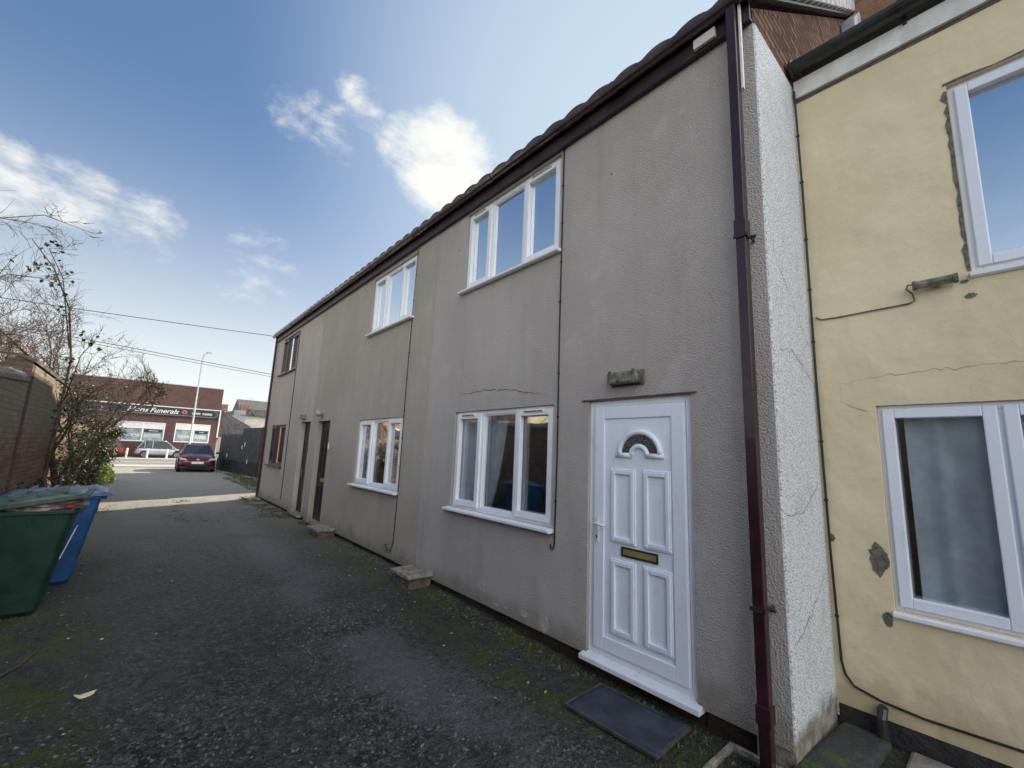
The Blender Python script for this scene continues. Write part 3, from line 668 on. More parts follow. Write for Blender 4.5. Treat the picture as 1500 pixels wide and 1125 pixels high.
# brown doors
for k, pane in (('D2', True), ('D3', False)):
    y0, y1, z0, z1 = doors[k]; X = 3.11
    D = MB().frame(X, X+.07, y0+.0, y1, z0+.02, z1, .05).build('door', 'brown', T, bevel=.004); D['label'] = 'dark brown panelled door' if pane else 'dark brown door with tall narrow glass'
    MB().box(X+.01, X+.05, y0+.05, y1-.05, z0+.06, z1-.05).build('door_leaf', 'sack', D)
    lm = MB()
    if pane:
        for a, b in ((y0+.12, y0+.36), (y0+.46, y0+.72)):
            for c, d_ in ((z0+.2, z0+.75), (z0+.95, z0+1.95)): lm.frame(X-.01, X+.01, a, b, c, d_, .03)
        lm.build('panel_moulding', 'brown', D, bevel=.006)
        MB().box(X-.014, X+.01, y0+.26, y0+.55, z0+.82, z0+.89).build('letterbox', 'brass', D, bevel=.003)
    else:
        lm.frame(X-.01, X+.01, y0+.3, y0+.55, z0+.3, z0+1.9, .025); lm.build('panel_moulding', 'brown', D, bevel=.006)
        MB().box(X+.0, X+.009, y0+.325, y0+.525, z0+.325, z0+1.875).build('pane', 'darkglass', D)
        MB().tube([(X, y1-.13, z0+.98), (X-.05, y1-.13, z0+.98), (X-.055, y1-.23, z0+.98)], .010, 7).box(X-.006, X+.01, y1-.145, y1-.115, z0+.8, z0+1.05).build('handle', 'chrome', D)
    MB().box(2.93, 3.12, y0-.02, y1+.02, z0-.03, z0+.02).build('threshold', 'slab', D, bevel=.008)
# lamps on the front
L1 = MB().box(2.90, 2.985, 1.885, 2.175, .60, .70).build('wall_lamp', 'lampglass', T, bevel=.02, seg=3); L1['label'] = 'grimy bulkhead lamp over the white door'
MB().box(2.985, 3.0, 1.87, 2.19, .588, .712).build('back_plate', 'cement', L1, bevel=.006)
for y_ in (1.905, 2.13): MB().box(2.893, 2.908, y_, y_+.02, .596, .706).build('clip', 'cement', L1, bevel=.003)
gl_ = MB().lathe((2.99, 9.8, .69), [(.045, .01), (.045, -.03), (.065, -.05), (.075, -.09), (.06, -.125), (.02, -.145)], 14, 'x').build('wall_lamp', 'galv', T, smooth=True)
MB().box(2.90, 3.0, 11.02, 11.24, .61, .72).build('wall_lamp', 'lampglass', T, bevel=.015)
MB().box(2.985, 3.0, 9.19, 9.23, -.06, .06).build('door_number_plate', 'whitep', T)
# cables down the front
def cable(parent, pts, r=.006, clips=True, name='cable', mat='black'):
    s = MB().tube(pts, r, 6)
    if clips:
        for a, b in zip(pts[:-1], pts[1:]):
            a, b = Vector(a), Vector(b); L = (b-a).length
            for k in range(1, int(L/.42)+1):
                p = a.lerp(b, k*.42/L) if L else a; s.box(p.x-.008, p.x+.006, p.y-.012, p.y+.012, p.z-.007, p.z+.007)
    return s.build(name, mat, parent)
cable(T, [(2.993, 2.80, 3.19), (2.993, 2.808, 1.2), (2.993, 2.80, 0), (2.993, 2.81, -.80), (2.985, 2.815, -.84), (2.965, 2.83, -.84), (2.965, 2.83, -.80)], .008)
cable(T, [(2.993, 5.93, 3.15), (2.993, 5.97, 1), (2.993, 5.96, -.6), (2.993, 5.99, -1.36), (2.993, 6.06, -1.47), (2.993, 6.16, -1.47), (2.993, 6.24, -1.40)], .0055)
cable(T, [(2.993, 12.5, 3.1), (2.993, 12.46, 1), (2.993, 12.42, -1.4)], .009)
def crack(parent, X, pts, w, mat, seed=1, name='crack', wy=1):
    rr = random.Random(seed); P = []
    for (a, b), (c, d_) in zip(pts[:-1], pts[1:]):
        n = max(3, int(math.hypot(c-a, d_-b)/.03))
        for k in range(n): P.append((a+(c-a)*k/n+rr.gauss(0, .004), b+(d_-b)*k/n+rr.gauss(0, .006)))
    P.append(pts[-1]); s = MB(); m_ = len(P)
    for i, p in enumerate(P):
        ww = w*rr.uniform(.3, 1.3)*min(1, 4*i/m_+.1, 4*(m_-i)/m_+.1); s.v += [(X-.0015, p[0], p[1]-ww), (X-.0015, p[0], p[1]+ww)]
    for i in range(m_-1): s.f.append((2*i, 2*i+1, 2*i+3, 2*i+2))
    return s.build(name, mat, parent)
crack(T, 3.0, [(4.5, .70), (4.05, .72), (3.6, .70), (3.3, .64), (2.97, .58)], .0055, 'crack', 3)
crack(T, 3.0, [(1.35, 1.32), (1.33, 1.2), (1.3, 1.12)], .003, 'crack', 4)
def blob(parent, X, y, z, ry, rz, mat, seed, name='render_patch', t=.003):
    rr = random.Random(seed); P = [(y+ry*math.cos(q*.2618)*rr.uniform(.7, 1.1), z+rz*math.sin(q*.2618)*rr.uniform(.7, 1.1)) for q in range(24)]
    return MB().prism(P, X-t, X+.001, 'x').build(name, mat, parent)
for i, (y, z, a, b) in enumerate(((3.85, -1.42, .10, .05), (3.18, -1.5, .06, .035), (2.92, -1.50, .055, .085), (3.6, -1.53, .03, .02), (3.0, -1.18, .018, .018), (3.45, -1.52, .03, .015))):
    blob(T, 3.0, y, z, a, b, 'pale', 20+i, 'flaked_render', .0015)
for k_, (y, z, a) in enumerate(((2.2, 2.6, .012), (1.7, 1.75, .01), (4.9, 1.9, .012), (4.72, 2.72, .014), (1.3, 2.9, .018), (4.25, -1.0, .035))): blob(T, 3.0, y, z, a, a*.8, 'pale' if k_ % 3 else 'crack', 70+k_, 'render_chip', .0012)
# ------------------------------------------------------------------ yellow house
H = thing('yellow_house', 'yellow painted house with white windows and black gutter, at right edge', 'house')
XY = 3.85; yl = (-1.05, .595, -.90, .43); yu = (-1.6, .062, 1.255, 2.60)
holed(MB(), XY, .27, -7, Y0-.012, -1.58, 3.16, [yl, yu]).build('wall', 'yellow', H)
MB().box(XY-.006, XY+.3, -7, Y0-.02, -1.9, -1.582).build('plinth', 'tar', H)
w = window(H, XY, *yl, (.055-.03, -.5), (0, 1, 2), mat='yupvc', sillw=.035, fw=.045); 
w['label'] = 'lower white window with a net curtain'
curtain(w, XY+.14, -1.0, .47, -.9, .4, 'curtain', .022, .17)
w = window(H, XY, *yu, (-.52, -1.05), (0, 1, 2), mat='yupvc', glass='upglass', sillw=.03, fw=.05)
curtain(w, XY+.2, -1.5, 0, 1.3, 2.6, 'bluecurtain', .03, .2)
MB().box(XY-.03, XY-.004, -7, Y0-.025, 3.06, 3.22).build('fascia_board', 'whitep', H)
MB().box(XY-.006, XY-.001, -7, Y0-.03, 3.03, 3.055).build('painted_fascia_shadow', 'crack', H)  # thin dark strip: shade below the fascia put into its colour
g_ = MB(); prof = [(3.755+.062*math.cos(math.pi+math.pi*k/8), 3.315+.066*math.sin(math.pi+math.pi*k/8)) for k in range(9)]; prof += [(p[0]+(3.755-p[0])*.08, p[1]+.004) for p in prof[::-1]]
g_.prism(prof, -7, Y0-.02, 'y'); G_ = g_.build('gutter', 'blackpl', H)
gk = MB()
for y in (.22, -.6, -1.5): 
    q = [(3.755+.072*math.cos(math.pi+math.pi*k/8), 3.315+.076*math.sin(math.pi+math.pi*k/8)) for k in range(9)]; gk = MB(); gk.prism(q+[(p[0]+(3.755-p[0])*.06, p[1]+.003) for p in q[::-1]], y-.02, y+.02, 'y'); gk.box(3.80, 3.822, y-.012, y+.012, 3.2, 3.3); gk.build('gutter_bracket', 'blackpl', G_)
gk = MB(); gk.tube([(3.755, Y0-.03, 3.30), (3.755, Y0-.045, 3.30)], .075, 12)
gk.build('end_cap', 'blackpl', G_)
MB().prism([(3.77, 3.36), (7.4, 3.36+3.63*.72), (11, 3.36), (11, 3.28), (7.4, 3.28+3.63*.72), (3.77, 3.30)], -7, Y0-.02, 'y').build('roof', 'slate', H)
C_ = MB().box(6.75, 7.5, .36, .93, 4.6, 7.6).build('chimney', 'chim_brick', H)
MB().box(6.7, 7.55, .31, .98, 7.6, 7.7).build('chimney_cap', 'concrete', C_)
fl = MB()
for i in range(5): fl.box(6.62-.1*i, 6.72-.1*i, .80, .95, 5.95-.1*i, 6.12-.1*i)
fl.build('lead_flashing', 'galv', C_, bevel=.01)
# security floodlight remnant with its flex
lp = MB().tube([(XY-.06, .325, 1.215), (XY-.06, .13, 1.215)], .028, 10).build('wall_lamp', 'lampglass', H, smooth=False)
MB().tube([(XY-.06, .335, 1.215), (XY-.06, .318, 1.215)], .032, 10).tube([(XY-.06, .14, 1.215), (XY-.06, .12, 1.215)], .032, 10).box(XY-.035, XY-.0, .2, .25, 1.205, 1.225).build('end_cap', 'cement', lp)
cable(H, [(XY-.008, .90, 1.135), (XY-.008, .87, 1.11), (XY-.008, .78, 1.105), (XY-.01, .36, 1.115), (XY-.012, .335, 1.13), (XY-.015, .345, 1.18), (XY-.02, .372, 1.215), (XY-.04, .36, 1.235), (XY-.06, .33, 1.225)], .0055, False, mat='cement')
cable(H, [(XY-.045, Y0-.03, 3.12), (XY-.03, Y0-.035, 2.2), (XY-.02, .925, .6), (XY-.02, .915, -.6), (XY-.015, .90, -1.30), (XY-.015, .885, -1.38), (XY-.015, .84, -1.44), (XY-.015, .7, -1.475), (XY-.015, .5, -1.49), (XY-.015, .1, -1.475), (XY-.015, -2, -1.45)], .008, True)
for i, (y, z, a, b) in enumerate(((.655, -.60, .055, .11), (.905, -.50, .02, .03), (.635, -.965, .028, .05), (.10, 1.20, .022, .012), (.08, 1.10, .03, .02))):
    blob(H, XY, y, z, a, b, 'cement', 40+i, 'bare_patch')
# ragged cement line down the side of the upper window and under its head
rr = random.Random(8); P = [(.064, 1.26+i*.05) for i in range(27)]+[(.085+.022*noise.noise(Vector((i*.7, 0, 0)))+rr.uniform(-.006, .006), 2.56-i*.05) for i in range(27)]
MB().prism(P, XY-.003, XY+.001, 'x').build('bare_patch', 'cement', H)
P = [(.08, 2.602), (-1.6, 2.602)]+[(-1.6+i*.06, 2.615+.012*noise.noise(Vector((i*.6, 5, 0)))+.006*math.sin(i)) for i in range(29)]
MB().prism(P, XY-.003, XY+.001, 'x').build('bare_patch', 'crack', H)
crack(H, XY, [(.78, .61), (.6, .63), (.38, .64), (.1, .65), (-.3, .66)], .0018, 'ycrack', 5); crack(H, XY, [(.785, .61), (.785, .46)], .002, 'ycrack', 6); crack(H, XY, [(.785, .46), (.64, .39)], .003, 'ycrack', 9)
MB().tube([(XY+.02, .70, -1.52), (XY-.03, .70, -1.525), (XY-.05, .70, -1.56), (XY-.055, .70, -1.8)], .028, 10).build('waste_pipe', 'blackpl', H)
# ------------------------------------------------------------------ small things at the foot of the walls
def slabstep(x0, x1, y0, y1, zt, label, slabm='slab'):
    t = thing('step', label, 'step', ((x0+x1)/2, (y0+y1)/2, gz(x0, y0)), 0)
    zb = gz(x0, y0)-.03; cx, cyy = (x0+x1)/2, (y0+y1)/2
    def loc(o): o.location = (-t.location.x, -t.location.y, -t.location.z); return o
    loc(MB().box(x0+.03, x1, y0+.03, y1-.03, zb, zt-.045).build('brick_base', 'terracotta', t, bevel=.008)); loc(MB().box(x0, x1, y0, y1, zt-.045, zt).build('slab', slabm, t, bevel=.008))
    return t
slabstep(2.66, 3.0, 4.86, 5.34, -1.50, 'nearer concrete slab on a terracotta block against the beige wall')
slabstep(2.66, 2.99, 8.32, 8.9, -1.50, 'small pale slab step beside the nearer brown door')
slabstep(2.62, 2.98, 14.45, 15.2, -1.60, 'flat slab at the far corner of the terrace')
mt = MB(); 
t = thing('doormat', 'blue-black rectangular doormat on the ground before the white door', 'doormat', (2.69, 1.85, gz(2.69, 1.85)+.02), R(2))
mm_ = MB(); nX, nY = 10, 16
for j in range(nY+1):
    for i in range(nX+1):
        a, b = -.20+.40*i/nX, -.33+.66*j/nY; mm_.v.append((a, b, .004+.008*noise.noise(Vector((a*5, b*5, 0)))+(.012 if (i == nX and j < 4) else 0)))
for j in range(nY):
    for i in range(nX): mm_.f.append((j*(nX+1)+i, j*(nX+1)+i+1, (j+1)*(nX+1)+i+1, (j+1)*(nX+1)+i))
o = mm_.build('carpet', 'mat', t, smooth=True); so_ = o.modifiers.new('s', 'SOLIDIFY'); so_.thickness = .012; so_.offset = 0
ed = MB(); 
for a, b, c, d_ in ((-.215, -.198, -.345, .345), (.198, .215, -.345, .345)): ed.box(a, b, c, d_, -.006, .012)
ed.box(-.198, .198, -.345, -.328, -.006, .012).box(-.198, .198, .328, .345, -.006, .012); ed.build('edging', 'matedge', t)
b_ = MB(); 
t = thing('stone_block', 'dark mossy stone block between the white wall end and the yellow house', 'stone block', (3.72, .80, -1.80))
s = MB().box(-.75, .12, -.13, .13, -.1, .13).build('block', 'mossy', t, bevel=.035, seg=3); s.rotation_euler = (0, R(2), R(-4))
pd = MB().box(3.45, 3.84, -1.5, .58, -1.85, -1.69).build('concrete_pad', 'concrete', None, bevel=.02); tag(pd, 'rough pale concrete pad at the foot of the yellow wall', 'concrete pad')
t = thing('drain', 'square drain grate beside the maroon downpipe foot', 'drain', (2.82, 1.10, -1.70))
MB().box(-.20, .17, -.20, -.17, -.06, .02).box(-.20, .17, .17, .20, -.06, .02).box(-.20, -.17, -.17, .17, -.06, .02).box(.14, .17, -.17, .17, -.06, .02).build('surround', 'slab', t, bevel=.006)
gr_ = MB().frame(0, 0, 0, 0, 0, 0, 0) if False else MB()
for i in range(9): gr_.box(-.11, .08, -.11+i*.024, -.10+i*.024, -.012, .002)
gr_.box(-.125, -.11, -.12, .11, -.012, .004).box(.08, .095, -.12, .11, -.012, .004).build('grate', 'black', t)
MB().box(-.17, .14, -.17, .17, -.05, -.02).build('well', 'black', t)
lf = MB(); x, y = -.04, 4.12; z = gz(x, y)+.012
pts = [(x+.055*math.cos(q*.628)*(1+.2*math.cos(q*.628)), y+.03*math.sin(q*.628), z+.012*math.cos(q*1.2)) for q in range(10)]
lf.add(pts, [tuple(range(10))]); lf.add([(p[0], p[1], p[2]-.003) for p in pts], [tuple(range(10))])
tag(lf.build('fallen_leaf', 'petal'), 'single pale yellow leaf lying on the gravel near the bins', 'leaf')
for i, (pts, lab) in enumerate((([(-.55, 4.6), (-.42, 4.85), (-.33, 5.2)], 'thin bare stick lying on the moss in front of the bins'),)):
    tag(MB().tube([(a, b, gz(a, b)+.012) for a, b in pts], [.006, .005, .003], 6).build('twig', 'twig'), lab, 'twig')
# ------------------------------------------------------------------ wheelie bins  (front faces +x)
def bin_(name, label, loc, mat, lidmat, lidang, rz=0):
    t = thing(name, label, 'wheelie bin', loc, rz, 'wheelie bins against the garden wall')
    b = MB(); N_ = [(-.26, .20, -.235, .235, .05), (-.31, .24, -.25, .25, .30), (-.36, .30, -.27, .27, .72), (-.385, .335, -.285, .285, .96)]
    def ring(x0, x1, y0, y1, z, r=.05):
        o_ = []
        for cx_, cy_, a0 in ((x1-r, y1-r, 0), (x0+r, y1-r, 90), (x0+r, y0+r, 180), (x1-r, y0+r, 270)):
            for k in range(5): o_.append((cx_+r*math.cos(R(a0+k*22.5)), cy_+r*math.sin(R(a0+k*22.5)), z))
        return o_
    rings = [ring(-.22, .16, -.20, .20, .0)]+[ring(*q) for q in N_]+[ring(-.40, .36, -.295, .295, .965), ring(-.40, .36, -.295, .295, 1.0), ring(-.37, .33, -.27, .27, 1.0), ring(-.36, .32, -.26, .26, .80)]
    for i, q in enumerate(rings):
        b.v += q
        if i:
            for k in range(20): b.f.append(((i-1)*20+k, (i-1)*20+(k+1) % 20, i*20+(k+1) % 20, i*20+k))
    b.f.append(tuple(range(20))[::-1]); b.f.append(tuple(range((len(rings)-1)*20, len(rings)*20)))
    body = b.build('body', mat, t, bevel=.004)
    for k in range(4): MB().box(-.30+k*.17, -.285+k*.17, -.292, -.275, .86, .965).build('rim_rib', mat, t, bevel=.003)
    MB().box(.335, .385, -.25, .25, .955, .985).build('rim', mat, t, bevel=.003)
    lid = MB(); nX, nY = 14, 10
    for j in range(nY+1):
        for i in range(nX+1):
            a = -.40+.80*i/nX; c = -.305+.61*j/nY; e = min(1, 6*min(j/nY, 1-j/nY)); e2 = min(1, 5*(1-i/nX)+.15)
            lid.v.append((a+.40, c, .015+.045*e*e2+.012*math.sin(a*5+.6)+(.012 if 2 < j < 8 and i in (3, 4, 7, 8, 11, 12) else 0)))
    for j in range(nY):
        for i in range(nX): lid.f.append((j*(nX+1)+i, j*(nX+1)+i+1, (j+1)*(nX+1)+i+1, (j+1)*(nX+1)+i))
    lo = lid.build('lid', lidmat, t, smooth=True); lo.location = (-.40, 0, 1.0); lo.rotation_euler = (0, -lidang, 0)
    sd_ = lo.modifiers.new('s', 'SOLIDIFY'); sd_.thickness = .012; sd_.offset = -1
    lip = MB().box(0, .80, -.312, -.30, -.02, .028).box(0, .80, .30, .312, -.02, .028).box(.79, .815, -.312, .312, -.025, .02)
    for k in range(3): lip.box(.80, .84-.012*k, -.29, .29, -.022+k*.017, -.014+k*.017)
    for k in range(4): lip.box(.14+k*.17, .17+k*.17, -.26, .26, .05, .082)
    l2 = lip.build('lid_rim', lidmat, lo, bevel=.004)
    MB().tube([(-.46, -.22, .985), (-.46, .22, .985)], .016, 8).box(-.46, -.39, -.22, -.19, .95, 1.0).box(-.46, -.39, .19, .22, .95, 1.0).build('handle', mat, t)
    for sy in (-.25, .25):
        wv = MB().lathe((-.30, sy-.025, .10), [(.03, 0), (.10, .004), (.10, .046), (.03, .05)], 18, 'y').build('wheel', 'tyre', t)
    return t
g0 = gz(-.6, 6)
GB = bin_('wheelie_bin', 'green wheelie bin with its lid propped up by rubbish', (-.69, 6.25, g0), 'green', 'greenlid', R(10))
BB = bin_('wheelie_bin', 'blue wheelie bin with closed lid behind the green bin', (-.56, 7.30, gz(-.4, 7.3)), 'blue', 'bluelid', R(1.2), R(1))
sk = MB().box(-.003, .003, -.11, .11, -.15, .15).build('sticker', 'plate', GB); sk.location = (.325, -.12, .66); sk.rotation_euler = (0, R(14), 0)
s2 = MB().box(.003, .005, -.09, .09, -.13, .0).build('sticker_print', 'redpl', sk)
GB.scale = (1, 1, .94); BB.scale = (1, 1, .97)
def lump(name, mat, c, r, seed, lab):
    b = bmesh.new(); bmesh.ops.create_icosphere(b, subdivisions=4, radius=1)
    for v in b.verts:
        n_ = v.co.copy(); v.co = Vector((n_.x*r[0], n_.y*r[1], n_.z*r[2]))*(1+.22*noise.noise(n_*2.2+Vector((seed, 0, 0)))+.12*abs(noise.noise(n_*6+Vector((seed, 3, 0)))))
    me = bpy.data.meshes.new(name); b.to_mesh(me); b.free(); me.materials.append(MT[mat]); o = bpy.data.objects.new(name, me); col.objects.link(o); o.location = c; return tag(o, lab, 'rubbish')
lump('rubbish_bag', 'bag', (-.60, 6.22, g0+.965), (.30, .24, .10), 1, 'crumpled brownish rubbish bag bulging under the green bin lid')
lump('wrapper', 'redpl', (-.40, 6.03, g0+.97), (.035, .04, .022), 4, 'red and white wrapper poking out at the green bin corner')
# ------------------------------------------------------------------ left boundary
t = thing('garden_wall', 'weathered brick boundary wall left of the alley behind the bins', 'wall')
MB().box(-1.58, -1.30, 2.0, 3.1, -1.85, .38).box(-1.58, -1.30, -3, 2.0, -1.85, 1.2).build('low_wall', 'garden_brick', t)
w_ = MB(); n = 24
for i in range(n+1):
    y = 3.1+(9.33-3.1)*i/n; zt = .36+.40*i/n+.015*noise.noise(Vector((y*3, 0, 0))); w_.v += [(-1.30, y, -1.85), (-1.30, y, zt), (-1.55, y, zt), (-1.55, y, -1.85)]
for i in range(n):
    for k in range(3): w_.f.append((4*i+k, 4*i+k+1, 4*i+5+k, 4*i+4+k))
w_.f += [(0, 1, 2, 3), (4*n, 4*n+1, 4*n+2, 4*n+3)]; w_.build('brickwork', 'garden_brick', t)
c_ = MB(); n = 70
for i in range(n+1):
    y = 3.1+(9.33-3.1)*i/n; zt = .36+.40*i/n; q = noise.noise(Vector((y*5, 1, 0)))*.03
    c_.v += [(-1.285, y, zt-.01), (-1.29+q*.4, y, zt+.05+q), (-1.36, y, zt+.12+q), (-1.44, y, zt+.14-q), (-1.53, y, zt+.08+q), (-1.565, y, zt-.01)]
for i in range(n):
    for k in range(5): c_.f.append((6*i+k, 6*i+k+1, 6*i+7+k, 6*i+6+k))
c_.build('coping', 'cement', t)
t = thing('outbuilding', 'low brick outbuilding with dark gable end, continuing the boundary wall', 'outbuilding')
pr = [(-1.30, -1.85), (-1.30, 1.06), (-1.46, 1.12), (-1.9, .78), (-1.9, -1.85)]
MB().prism(pr, 9.36, 9.6, 'y').build('end_wall', 'dark_brick', t)
MB().prism(pr, 9.6, 13.6, 'y').build('wall', 'garden_brick', t)
MB().prism([(-1.27, 1.04), (-1.46, 1.12), (-1.46, 1.16), (-1.26, 1.085)], 9.34, 13.65, 'y').build('roof', 'slate', t)
MB().box(-1.5, -1.3, 13.6, 22, -1.85, .35).build('rear_wall', 'garden_brick', t)
# opposite houses (they show in the window reflections)
t = thing('opposite_house', 'sunlit yellow rendered gable behind the boundary wall, seen mirrored in the window', 'house')
MB().prism([(9.0, -1.8), (13.7, -1.8), (13.7, .6), (11.3, 3.1), (9.0, .6)], -10, -5.5, 'x').build('wall', 'yellow', t)
MB().prism([(13.9, .42), (11.3, 3.13), (8.8, .42), (8.8, .55), (11.3, 3.27), (13.9, .55)], -10.2, -5.35, 'x').build('roof', 'slate', t)
t = thing('brick_house', 'sunlit orange brick house behind the shrubs, seen mirrored in the far window', 'house')
B_ = MB().box(-12, -6, 16, 27.5, -1.8, 2.6).build('wall', 'orange_brick', t)
MB().prism([(-5.8, 2.6), (-9, 5.0), (-12.2, 2.6)], 15.8, 27.7, 'y').build('roof', 'slate', t)
MB().box(-6.02, -5.98, 24, 25.6, -.3, 1.2).build('window', 'whitep', t); MB().box(-5.975, -5.96, 24.1, 25.5, -.2, 1.1).build('pane', 'darkglass', t)
# half-timbered gable far left
t = thing('half_timbered_house', 'half-timbered black and white gable rising above the garden wall', 'house')
ax, az, Y_ = -7.55, 6.75, 42; hw = 3.6
MB().box(ax-hw+.3, ax+hw-.3, Y_+.2, Y_+8, -1.9, 2.9).build('wall', 'shop_brick', t)
MB().prism([(ax-hw+.2, 2.9), (ax+hw-.2, 2.9), (ax, az-.35)], Y_, Y_+8, 'y').build('gable', 'whitep', t)
tm = MB()
for k in range(-6, 7):
    x = ax+k*.55; zt = az-.5-abs(k*.55)*(az-3.2)/hw
    if zt > 3.0: tm.box(x-.07, x+.07, Y_-.05, Y_, 2.9, zt)
for z in (2.95, 4.1, 5.1): hwz = (az-.5-z)/(az-3.2)*hw; tm.box(ax-hwz, ax+hwz, Y_-.055, Y_-.002, z-.07, z+.07)
tm.build('timber', 'fencelow', t)
for sgn, mname in ((-1, 'slate'), (1, 'slate')):
    q = [(ax, az), (ax+sgn*(hw+.3), az-(az-3.2)*(hw+.3)/hw), (ax+sgn*(hw+.3), az-.22-(az-3.2)*(hw+.3)/hw), (ax, az-.25)]
    MB().prism(q, Y_-.3, Y_+8.2, 'y').build('roof', 'chim_brick' if sgn > 0 else 'slate', t)
    MB().prism([(a, b-.0) for a, b in [(ax, az+.02), (ax+sgn*(hw+.3), q[1][1]+.02), (ax+sgn*(hw+.3), q[1][1]-.2), (ax, az-.2)]], Y_-.36, Y_-.3, 'y').build('barge_board', 'slate' if sgn < 0 else 'pale', t)
# neighbour building behind the terrace: it throws the shade over the far alley
t = thing('rear_building', 'plain brick building hidden behind the terrace end', 'building')
MB().box(7.2, 10.2, 19.85, 30.6, -1.85, 5.0).build('wall', 'shop_brick', t); MB().prism([(7.0, 4.95), (10.4, 4.95), (8.7, 6.4)], 19.75, 30.7, 'y').build('roof', 'slate', t)
# ------------------------------------------------------------------ dark clad enclosure
t = thing('clad_fence', 'dark grey ribbed metal fence beside the parked dark red car', 'fence')
def ribbed(a, b, z0, z1, mat, name, rib=.28, dep=.03, off=0):
    a = Vector(a); b = Vector(b); L = (b-a).length; d_ = (b-a)/L; nrm = Vector((-d_.y, d_.x)); 
    if nrm.x > 0: nrm = -nrm
    s = MB(); k = 0; x = 0; P = []
    while x < L:
        P += [(x, 0), (min(L, x+rib*.62), 0), (min(L, x+rib*.68), dep), (min(L, x+rib*.94), dep)]; x += rib
    P.append((L, 0))
    for u, v in P:
        p = a+d_*u+nrm*(v+off); s.v += [(p.x, p.y, z0), (p.x, p.y, z1)]
    for i in range(len(P)-1): s.f.append((2*i, 2*i+1, 2*i+3, 2*i+2))
    q = len(s.v)
    for u in (0, L):
        p = a+d_*u-nrm*.06; s.v += [(p.x, p.y, z0), (p.x, p.y, z1)]
    s.f += [(q, q+1, q+3, q+2), (0, 1, q+1, q), (2*(len(P)-1), 2*len(P)-1, q+3, q+2)]
    s.f.append(tuple([2*i+1 for i in range(len(P))]+[q+3, q+1]))
    return s.build(name, mat, t)
ribbed((4.62, 24.2), (4.30, 27.0), -1.7, .76, 'fence', 'panel'); ribbed((4.30, 27.0), (3.86, 31.2), -1.7, .42, 'fence', 'panel', .3)
ribbed((4.60, 24.1), (3.84, 31.3), -1.7, -.98, 'fencelow', 'lower_panel', .6, .01, .06)
s = MB().box(4.62, 8, 24.1, 24.2, -1.7, .78); s.build('end_panel', 'fencelow', t)
lb = MB()
for x, y, z in ((4.40, 25.3, -.95), (4.0, 28.9, -.75), (4.33, 26.0, -.1), (4.28, 26.4, -.25)): lb.box(x-.075, x-.06, y-.06, y+.06, z-.1, z+.1)
lb.build('label', 'plate', t)
# ------------------------------------------------------------------ shop across the street
SY = 58; SG = -1.92
t = thing('funeral_shop', 'low red brick funeral shop with black fascia sign across the street', 'shop')
holes_x = [(-1.69, 2.09, -.32, 1.66), (2.93, 6.0, -.25, 1.74)]
XL, XR = -5.5, 6.72
s = MB(); X_ = sorted({XL, XR} | {h[0] for h in holes_x} | {h[1] for h in holes_x})
def sbox(a, b, c, d_): s.box(a, b, SY, SY+.3, c, d_)
sbox(XL, -1.69, SG, 2.3); sbox(-1.69, 2.09, SG, -.32); sbox(-1.69, 2.09, 1.66, 2.3); sbox(2.09, 2.93, SG, 2.3); sbox(2.93, 6.0, SG, -.25); sbox(2.93, 6.0, 1.74, 2.3); sbox(6.0, XR, SG, 2.3)
sbox(XL, XR, 2.3, 3.4); s.build('wall', 'shop_brick', t)
s = MB().box(XL, XR, SY-.05, SY+.3, 3.42, 5.78); s.build('parapet', 'shop_brick', t)
MB().box(XR-.25, XR, SY+.3, SY+14, SG, 5.7).box(XL, XR-.25, SY+13.7, SY+14, SG, 5.7).box(XL, XL+.25, SY+.3, SY+13.7, SG, 5.7).build('side_wall', 'shop_brick', t)
MB().box(XL, XR, SY-.1, SY+14, 5.785, 5.86).build('roof_edge', 'galv', t)
MB().box(XL, XR+.05, SY-.25, SY-.05, 3.33, 3.43).build('trim', 'whitep', t)
MB().box(XR-.08, XR+.05, SY-.2, SY-.02, .4, 3.33).build('corner_post', 'whitep', t)
SGN = MB().box(-4.8, 6.62, SY-.22, SY-.02, 2.42, 3.32).build('sign_board', 'signblack', t)
fr = MB(); 
fr.tube([(-4.6, SY-.235, 2.56), (6.1, SY-.235, 2.56), (6.3, SY-.235, 2.66), (6.42, SY-.235, 2.8), (6.42, SY-.235, 3.0), (6.3, SY-.235, 3.14), (6.1, SY-.235, 3.2)], .02, 4).build('sign_line', 'galv', SGN)
text('Hons', SGN, 'lettering', 'plate', (-.35, SY-.235, 2.90), .62, shear=.35, bold=.006, sx=1.2)
text('Funerals', SGN, 'lettering', 'plate', (1.78, SY-.235, 2.90), .66, shear=.35, bold=.008, sx=1.05)
text('01909  530000', SGN, 'lettering', 'plate', (5.05, SY-.235, 2.86), .30, bold=.006, sx=1.0)
lg = MB(); 
for k in range(6): lg.lathe((3.5+.13*math.cos(k*1.047), SY-.232, 2.93+.11*math.sin(k*1.047)), [(.11, 0), (.09, -.012)], 10, 'y')
lg.build('emblem', 'pink', SGN); MB().lathe((3.5, SY-.25, 2.93), [(.09, 0), (.07, -.012)], 12, 'y').build('emblem_centre', 'signblack', SGN)
